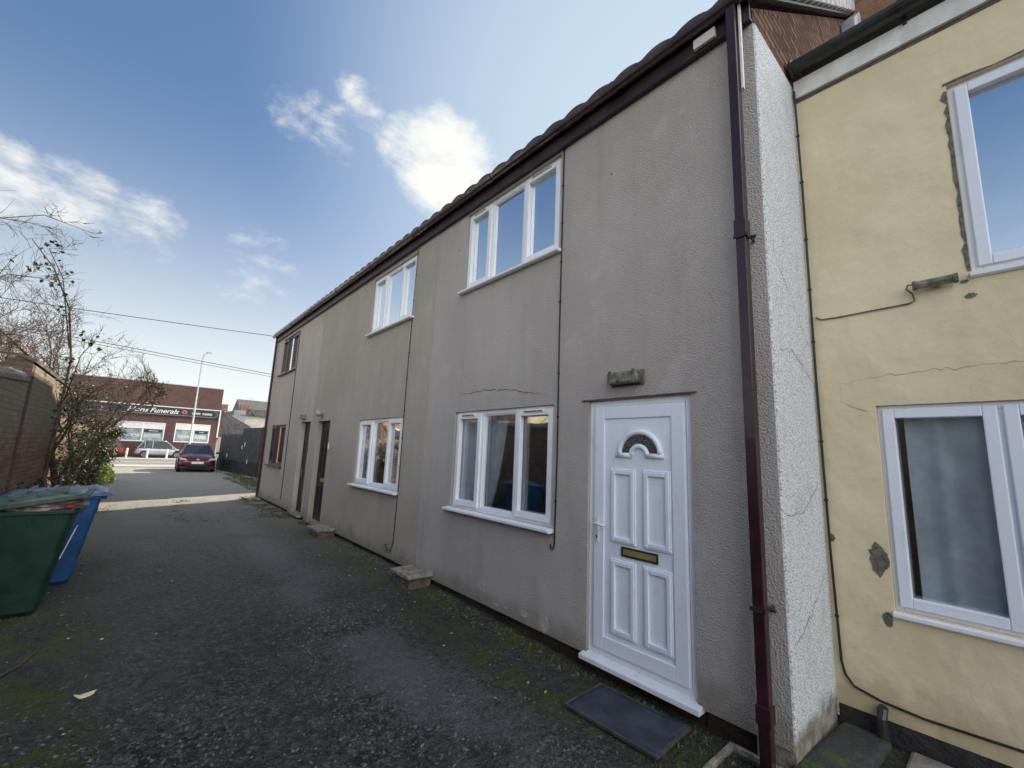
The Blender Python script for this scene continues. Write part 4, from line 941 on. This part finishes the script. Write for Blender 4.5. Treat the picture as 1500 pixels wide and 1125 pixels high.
for (a, b, c, d_), mid in zip(holes_x, (.33, 4.55)):
    w = MB().box(a, b, SY+.05, SY+.12, d_-.62, d_).build('window', 'whitep', t)
    fr = MB().box(a, a+.1, SY-.02, SY+.1, c, d_).box(b-.1, b, SY-.02, SY+.1, c, d_).box(a+.1, b-.1, SY-.02, SY+.1, c, c+.1).box(a+.1, b-.1, SY-.02, SY+.1, d_-.06, d_).box(mid-.06, mid+.06, SY-.015, SY+.1, c+.1, d_-.06).box(a+.1, b-.1, SY-.01, SY+.09, d_-.66, d_-.6)
    fr.build('frame', 'upvc', w)
    MB().box(a+.1, b-.1, SY+.07, SY+.11, c+.1, d_-.66).build('pane', 'shopwin', w)
    p_ = MB().box(a+.3, mid-.2, SY+.055, SY+.07, c+.45, c+.75).box(mid+.15, b-.25, SY+.055, SY+.07, c+.4, c+.8); p_.build('poster', 'poster', w)
    MB().box(mid+.12, b-.2, SY+.05, SY+.07, d_-1.02, d_-.72).build('dark_poster', 'signblack', w)
    MB().box(mid+.5, b-.5, SY+.04, SY+.05, d_-.9, d_-.82).build('poster_text', 'poster', w)
vg_ = MB(); rr = random.Random(2)
for k in range(26): vg_.lathe((-1.0+rr.gauss(0, .32), SY+.045, .4+rr.gauss(0, .2)), [(.07, 0), (.05, -.01)], 8, 'y')
vg_.build('flower_decal', 'purple', t)
# bollards
b0 = None
for i, (x, y) in enumerate(((-3.6, 54.6), (-2.05, 54.6), (-.54, 54.66), (.95, 54.5), (2.45, 54.9))):
    if b0 is None:
        b0 = MB().lathe((0, 0, 0), [(.085, 0), (.085, .82), (.075, .88), (.03, .91)], 12).build('bollard', 'stamp'); b = b0
    else: b = b0.copy(); col.objects.link(b)
    b.location = (x, y, gz(60, 55)+.04)
    tag(b, ('white bollard hidden behind the shrubs, farthest left', 'white bollard in front of the bright red car', 'white bollard in the gap between the red and silver cars', 'white bollard in front of the silver car rear wheel', 'white bollard in front of the silver car bonnet')[i], 'bollard', 'white bollards along the shop forecourt')
# ------------------------------------------------------------------ cars
def car(name, label, loc, rz, paint, L=4.1, W=1.75, Hh=1.47, plate=None, group='cars parked by the shop'):
    t = thing(name, label, 'car', loc, rz, group); kx = L/4.1; hw = W/2
    st = [(-2.03, .70, .34, .70, .74), (-1.95, .81, .28, .86, .90), (-1.6, .865, .24, .93, .96), (-.8, .875, .20, .93, .97), (.4, .875, .20, .91, .97), (1.0, .87, .20, .89, .97), (1.45, .855, .22, .82, .90), (1.8, .81, .24, .73, .80), (1.97, .72, .28, .62, .68), (2.05, .55, .34, .54, .56)]
    b = MB(); n = 0
    for x, w_, zb, zs, zt in st:
        w_ = w_*W/1.75
        half = [(w_*.86, zb), (w_*.97, zb+.12), (w_, (zb+zs)/2), (w_*.985, zs-.08), (w_*.93, zs), (w_*.6, zt-.01), (0, zt)]
        ring = half+[(-a, c) for a, c in half[-2::-1]]; n = len(ring); b.v += [(x*kx, a, c) for a, c in ring]
    for i in range(len(st)-1):
        for k in range(n): b.f.append((i*n+k, i*n+(k+1) % n, (i+1)*n+(k+1) % n, (i+1)*n+k))
    b.f += [tuple(range(n))[::-1], tuple(range((len(st)-1)*n, len(st)*n))]
    body = b.build('body', paint, t, smooth=True); sb = body.modifiers.new('s', 'SUBSURF'); sb.levels = sb.render_levels = 1
    zr = Hh-.05
    lo = [(1.12, .70), (-1.80, .70)]; B4 = [(1.12*kx, .74), (.2*kx, .81), (-1.2*kx, .80), (-1.84*kx, .70)]; T4 = [(.28*kx, .56), (-.2*kx, .60), (-1.1*kx, .585), (-1.42*kx, .54)]
    gls = MB()
    vb = [(x, y, .90) for x, y in B4]+[(x, -y, .90) for x, y in B4[::-1]]; vt = [(x, y, zr) for x, y in T4]+[(x, -y, zr) for x, y in T4[::-1]]
    gls.add(vb+vt, [(i, (i+1) % 8, 8+(i+1) % 8, 8+i) for i in range(8)]+[tuple(range(8, 16))]); gls.build('windows', 'darkglass', t)
    rf_ = MB(); ring2 = [(x*1.0, y) for x, y in T4]+[(x, -y) for x, y in T4[::-1]]
    rf_.add([(x*1.01, y*1.02, zr-.03) for x, y in ring2]+[(x*.99, y*.97, zr+.02) for x, y in ring2]+[(x*.8, y*.6, zr+.05) for x, y in ring2], [(i, (i+1) % 8, 8+(i+1) % 8, 8+i) for i in range(8)]+[(8+i, 8+(i+1) % 8, 16+(i+1) % 8, 16+i) for i in range(8)]+[tuple(range(16, 24)), tuple(range(8))[::-1]])
    rf_.build('roof', paint, t, smooth=True)
    for i in (0, 3, 4, 7): MB().tube([Vector(vb[i])*1.0, Vector(vt[i])], .035, 6).build('pillar', paint, t)
    for i, j in ((1, 1), (2, 2)):
        for s_ in (1, -1):
            x1 = (B4[i][0]*.35+B4[2][0]*.65) if i == 1 else B4[2][0]-.1; x2 = x1-.02
            MB().tube([(x1, s_*.80, .92), (x2-.02, s_*.60, zr-.01)], .03, 5).build('pillar', paint, t)
    for x in (-1.28*kx, 1.27*kx):
        for s_ in (-1, 1):
            w_ = MB().lathe((x, s_*(hw-.19) if s_ > 0 else s_*(hw-.19)-.0, .31), [(.20, -.0*s_), (.305, .01*s_), (.315, .05*s_), (.315, .16*s_), (.295, .195*s_), (.21, .20*s_)], 20, 'y').build('wheel', 'tyre', t, smooth=False)
            MB().lathe((x, s_*(hw+.005), .31), [(.20, 0), (.19, .008*s_), (.06, .0), (.04, .012*s_)], 14, 'y').build('rim', 'galv', w_)
            MB().lathe((x, s_*(hw-.06), .33), [(.375, 0), (.37, .055*s_), (.33, .058*s_)], 20, 'y').build('wheel_arch', 'black', t)
    for s_ in (-1, 1):
        MB().prism([(s_*.45, .60), (s_*.76, .63), (s_*.78, .74), (s_*.50, .69)], 1.80*kx, 1.99*kx, 'x').build('headlight', 'headlamp', t, bevel=.015)
        MB().prism([(s_*.60, .72), (s_*.80, .72), (s_*.80, .92), (s_*.64, .92)], -2.01*kx, -1.86*kx, 'x').build('tail_light', 'carbright', t, bevel=.015)
        MB().box(.78*kx, .93*kx, s_*.84, s_*1.0, .93, 1.06).build('wing_mirror', 'blackpl' if paint == 'carred' else paint, t, bevel=.03)
    MB().box(1.9*kx, 2.07*kx, -.42, .42, .30, .40).box(1.9*kx, 2.045*kx, -.40, .40, .58, .63).build('grille', 'black', t, bevel=.01)
    MB().box(2.055*kx, 2.085*kx, -.26, .26, .43, .54).build('number_plate', 'plate', t, bevel=.004)
    MB().box(-2.065*kx, -2.03*kx, -.26, .26, .45, .56).build('number_plate', 'plate', t, bevel=.004)
    MB().tube([(2.0*kx, 0, .645), (2.045*kx, 0, .645)], .065, 14).build('emblem', 'chrome', t)
    MB().box(-1.9*kx, 1.95*kx, -hw*.9, hw*.9, .16, .3).build('sill_skirt', 'black', t, bevel=.02)
    return t
car('parked_car', 'dark red hatchback parked facing the camera at the alley end', (2.65, 30.1, gz(2.6, 29)), R(-90-2), 'carred', 4.1, 1.66, 1.42, group='parked cars')
car('parked_car', 'silver estate car parked side-on in front of the shop windows', (2.05, 56.3, gz(60, 56)+.04), R(-3), 'carsilver', 4.1, 1.75, 1.70, group='parked cars')
car('parked_car', 'bright red car parked at the left end of the shop', (-2.75, 56.6, gz(60, 56)+.04), R(180), 'carbright', 4.1, 1.75, 1.85, group='parked cars')
# ------------------------------------------------------------------ lamp post, wires
t = thing('street_lamp', 'tall pale galvanised street lamp in front of the funeral shop', 'street lamp', (3.78, 50.4, gz(60, 50)))
MB().tube([(0, 0, 0), (0, 0, 1.2), (0, 0, 1.25), (-.02, 0, 9.6), (.05, -.05, 10.1), (.3, -.1, 10.35)], [.12, .12, .085, .055, .05, .045], 10).build('pole', 'galv', t, smooth=True)
MB().box(.22, .62, -.2, 0, 10.3, 10.42).build('lamp_head', 'galv', t, bevel=.03)
MB().box(-.16, .16, -.16, .16, .9, 1.45).build('sign_box', 'whitep', t)
def wire(a, b, sag, r, lab):
    a, b = Vector(a), Vector(b); pts = [a.lerp(b, i/24)-Vector((0, 0, sag*4*(i/24)*(1-i/24))) for i in range(25)]
    tag(MB().tube(pts, r, 5).build('overhead_cable', 'black'), lab, 'cable', 'overhead cables crossing the alley')
wire((-10, 30, 6.0), (12, 30, 7.15), .12, .018, 'higher black overhead cable crossing the sky to the terrace gutter')
wire((-10, 30, 5.25), (12, 30, 3.9), .0, .016, 'lower overhead cable sloping down, topmost of its close pair')
wire((-10, 30, 5.10), (12, 30, 3.75), .0, .012, 'lower overhead cable sloping down, underneath its close twin')
# ------------------------------------------------------------------ far houses
t = thing('distant_house', 'distant cream house with grey side wall and brick chimney beyond the fence', 'house')
MB().prism([(11.2, -1.9), (22, -1.9), (22, 4.3), (11.2, 4.3)], 80, 90, 'y').build('wall', 'cream', t); MB().box(11.0, 12.6, 79.6, 80, -1.9, 5.0).build('chimney_breast', 'housegrey', t)
MB().prism([(12.8, 5.3), (22, 5.3), (22, 4.2), (14, 4.2)], 79.5, 80.1, 'y').prism([(79.5, 4.25), (90.5, 4.25), (85, 7.2)], 11.9, 22.3, 'x').build('roof', 'slate', t)
c_ = MB().box(11.9, 13.1, 80.2, 81, 4.2, 6.0).build('chimney', 'chim_brick', t); MB().tube([(13, 80.5, 6), (13.1, 80.5, 7.0), (13.6, 80.5, 7.1)], .03, 4).build('aerial', 'black', t)
t = thing('distant_house', 'low dark-roofed house with red hip tiles between shop and fence', 'house')
MB().box(7.6, 12.6, 70, 78, -1.9, .6).build('wall', 'whitep', t); MB().prism([(7.2, .5), (13.2, .5), (11.8, 2.2), (8.4, 4.0)], 69.5, 78, 'y').build('roof', 'slate', t); MB().box(7.3, 13, 69.3, 69.6, .35, .75).build('eaves', 'chim_brick', t)
t = thing('distant_house', 'far white gabled house with small brick chimney right of the shop', 'house')
MB().box(10, 17, 96, 104, -1.9, 3.6).build('wall', 'whitep', t); MB().prism([(9.6, 3.5), (17.4, 3.5), (14.5, 6.0), (12, 5.6)], 95.6, 104.4, 'y').build('roof', 'slate', t); MB().box(11.3, 12.3, 97, 98, 4.8, 7.0).build('chimney', 'chim_brick', t)
for x0, lab in ((-34, 'long low brick house across the street, behind the shrubs'),):
    t = thing('distant_house', lab, 'house'); MB().box(x0, x0+22, 62, 70, -1.9, 3.4).build('wall', 'shop_brick', t); MB().prism([(61.5, 3.4), (70.5, 3.4), (66, 6)], x0-.3, x0+22.3, 'x').build('roof', 'slate', t)
# garden shed gate strip between shop and fence
t = MB().box(7.1, 9.0, 60.0, 60.1, -1.9, .5); tag(t.build('side_gate', 'pale'), 'pale boarded side gate right of the funeral shop', 'gate')
# ------------------------------------------------------------------ shrubs and trees
def grow(mb, p, d, length, r, depth, rr, leaves=None, tips=None, droop=0, spread=.55, nchild=(4, 5)):
    n = 5; pts = [Vector(p)]; rs = [r]; d = Vector(d).normalized()
    for i in range(n):
        w_ = .16 if depth > 2 else .26; d = (d+Vector((rr.gauss(0, w_), rr.gauss(0, w_), rr.gauss(0, w_*.8)-droop+.035))).normalized(); q_ = pts[-1]+d*length/n; lim = -.58 if q_.z < .2 else (-.58+1.0*(q_.z-.2) if q_.z < 1.2 else 1.05-.58*q_.z)
        if q_.x > lim and len(pts) > 1: break
        pts.append(q_); rs.append(r*(1-.75*(i+1)/n))
    n = len(pts)-1; rs = rs[:n]+[r*.2]
    mb.tube(pts, rs, 5 if depth > 1 else 3, False)
    if depth == 0:
        if tips is not None: tips.append((pts[-1], d)); tips.append((pts[len(pts)//2], d))
        return
    for k in range(rr.randint(*nchild)+(1 if depth == 1 else 0)):
        i = rr.randint(min(1, n-1), max(0, n-1)) if k else n-1; t_ = rr.random(); q = pts[i].lerp(pts[i+1], t_) if i < n else pts[i]
        nd = (d+Vector((rr.gauss(0, spread), rr.gauss(0, spread), rr.gauss(.05, spread*.7)))).normalized()
        grow(mb, q, nd, length*rr.uniform(.42, .72), max(.0042, rs[i]*.66), depth-1, rr, leaves, tips, droop, spread, nchild)
def shrub(name, label, cat, bases, seed, depth=4, leafm_='leaf', nleaf=0, lsize=.04, leafz=None, droop=0, group=None, spread=.5, cloud=None, nb=0):
    rr = random.Random(seed); mb = MB(); tips = []
    for (p, d, L, r) in bases: grow(mb, p, d, L, r, depth, rr, None, tips, droop, spread)
    t = thing(name, label, cat, (bases[0][0][0], bases[0][0][1], gz(bases[0][0][0], bases[0][0][1])), 0, group); inv = (-t.location.x, -t.location.y, -t.location.z)
    o = mb.build('branches', 'bark' if depth > 3 else 'twig', t, smooth=True); o.location = inv
    if nleaf:
        lm = MB(); c = [q for q in tips if (leafz is None or q[0].z < leafz+rr.gauss(0, .25))]
        for i in range(nleaf):
            if cloud and rr.random() < cloud[3]:
                (cx, cy, cz), (sx_, sy_, sz_) = cloud[0], cloud[1]
                p = Vector((cx+rr.gauss(0, sx_), cy+rr.gauss(0, sy_), cz+rr.gauss(0, sz_))); 
                if noise.noise(p*cloud[2]) < -.02: continue
                p += Vector((rr.gauss(0, .03),)*3)
            elif c: 
                p = rr.choice(c)[0]+Vector((rr.gauss(0, .06), rr.gauss(0, .06), rr.gauss(0, .06)))
            else: continue
            lm.leaf(p, (rr.gauss(0, 1), rr.gauss(0, 1), rr.gauss(-.2, .6)), lsize*rr.uniform(.6, 1.3), rr)
        lo = lm.build('foliage', leafm_, t); lo.location = inv
    return t
G0 = -1.66
shrub('tree', 'multi-stemmed bare tree with thin ivy leaves at the end of the garden wall', 'tree',
      [((-1.05, 13.2, G0), (.02, .0, 1), 2.9, .075), ((-.98, 13.5, G0), (.14, .15, 1), 2.9, .06), ((-1.12, 13.9, G0), (-.08, .2, 1), 3.0, .06), ((-.9, 13.0, G0), (.22, -.1, 1), 2.5, .05), ((-1.15, 12.7, G0), (-.15, -.1, 1), 2.6, .05), ((-.95, 14.4, G0), (.16, .1, 1), 2.7, .05)],
      11, 4, 'leaf', 11000, .055, 1.1, 0, spread=.42, cloud=((-1.02, 13.6, -.45), (.20, .6, .7), 2.2, .5))
shrub('bush', 'drab leafy bush with arching twigs right of the bare tree', 'bush',
      [((-1.35, 16.5, G0), (.04, .1, 1), 2.0, .04), ((-1.3, 17.2, G0), (.10, -.05, 1), 1.8, .035), ((-1.5, 18, G0), (.05, .2, 1), 2.2, .045), ((-1.4, 15.6, G0), (.0, -.1, 1), 1.8, .035), ((-1.6, 19.5, G0), (.05, .1, 1), 2.2, .045)],
      23, 4, 'drab', 9000, .062, .8, .0, spread=.36, cloud=((-1.38, 17.3, -.5), (.20, 1.1, .65), 1.8, .6))
shrub('tree', 'leafless tree behind the outbuilding with twigs arching over the wall', 'tree',
      [((-2.5, 11.5, G0), (.08, .0, 1), 3.1, .07), ((-2.7, 10.6, G0), (.12, -.1, 1), 3.0, .06), ((-2.3, 12.8, G0), (.12, .1, 1), 2.7, .05), ((-2.6, 9.6, G0), (.10, .1, 1), 2.9, .05), ((-2.2, 14.5, G0), (.16, .1, 1), 2.8, .05)],
      37, 4, 'twig', 0, spread=.46, nb=1)
# climbing stems with large ivy leaves in front of the sky
rr = random.Random(4); t = thing('ivy', 'climbing ivy stems with large dark leaves reaching above the wall', 'climbing plant', (-1.2, 9.8, G0)); inv = (1.2, -9.8, -G0)
s = MB(); main = [(-1.15, 11.2, -1.6), (-1.12, 11.0, -.6), (-1.08, 10.8, .4), (-1.05, 10.6, 1.3), (-1.15, 10.2, 2.1), (-1.35, 9.7, 2.6), (-1.6, 9.4, 2.9)]
s.tube(main, [.03, .026, .022, .018, .014, .010, .006], 6)
br2 = [[(-1.1, 10.6, 1.5), (-1.3, 10.2, 2.6), (-1.5, 10, 3.0), (-1.2, 10.2, 3.15)], [(-2.0, 9, 2.0), (-1.9, 9, 2.95), (-1.5, 9.2, 3.25), (-1.0, 9.6, 3.3)], [(-2.2, 8, 2.2), (-1.9, 8.4, 2.75), (-1.5, 8.8, 2.95)], [(-1.9, 8.2, 1.6), (-1.6, 8.6, 2.1), (-1.2, 9.0, 2.25)], [(-1.05, 10.8, .6), (-.95, 10.7, 1.4), (-.8, 10.6, 1.7)]]
for b in br2:
    s.tube(b, [.010, .008, .006, .004][:len(b)], 5)
    for k in range(6):
        q = Vector(b[-2]).lerp(Vector(b[-1]), rr.random()); grow(s, q, (rr.gauss(.3, .5), rr.gauss(0, .5), rr.gauss(.1, .3)), .3, .004, 1, rr)
o = s.build('stem', 'bark', t, smooth=True); o.location = inv
lm = MB()
for k, c in enumerate([main[4], main[5], main[3], main[2], br2[0][2], br2[0][1], br2[4][2], (-1.5, 9.3, 2.5), (-1.3, 9.8, 2.4), (-1.05, 10.7, .9), (-1.0, 10.7, .2)]):
    for i in range(11): lm.leaf(Vector(c)+Vector((rr.gauss(0, .09), rr.gauss(0, .09), rr.gauss(0, .08))), (rr.gauss(0, 1), rr.gauss(0, 1), rr.gauss(-.4, .5)), rr.uniform(.06, .10), rr, .85)
o = lm.build('leaves', 'ivy', t); o.location = inv
# ground-level plants by the bins
def clump(name, label, c, rad, n, size, mat, seed, w=.8):
    rr = random.Random(seed); lm = MB()
    for i in range(n):
        q = Vector((rr.gauss(0, 1), rr.gauss(0, 1), rr.gauss(0, 1))).normalized()*rr.random()**.4
        p = Vector((q.x*rad[0], q.y*rad[1], abs(q.z)*rad[2])); p *= 1+.35*noise.noise(p*4+Vector((seed, 0, 0)))
        lm.leaf(p, (rr.gauss(0, 1), rr.gauss(0, 1), rr.gauss(.2, .6)), size*rr.uniform(.6, 1.3), rr, w)
    t = thing(name, label, 'plant', c); lm.build('foliage', mat, t)
    st_ = MB()
    for i in range(14): st_.tube([(rr.gauss(0, rad[0]*.3), rr.gauss(0, rad[1]*.3), -.1), (rr.gauss(0, rad[0]*.5), rr.gauss(0, rad[1]*.5), rad[2]*rr.uniform(.4, .95))], [.008, .003], 4)
    st_.build('stems', 'twig', t); return t
clump('bramble', 'dark green bramble clump behind the blue bin at the wall foot', (-1.0, 9.2, -1.45), (.28, .9, .75), 900, .075, 'ivy', 3)
clump('bramble', 'small leafy weed in front of the green bin at the left edge', (-.86, 5.35, -1.62), (.13, .22, .95), 110, .06, 'ivy', 8)
clump('yellow_shrub', 'bright yellow-green shrub at the alley edge by the street', (-.78, 21.8, -1.62), (.34, 1.2, .62), 1100, .11, 'yleaf', 5)
clump('ivy_mound', 'mixed ivy and dry leaves at the foot of the bare tree', (-.95, 13.3, -1.62), (.35, 1.6, .8), 1500, .065, 'drab', 6)
clump('far_tree', 'distant round bush beside the shop corner', (8.3, 75, 1.5), (1.3, 1.3, 3.8), 2200, .22, 'drab', 9)
sc.render.film_transparent = False
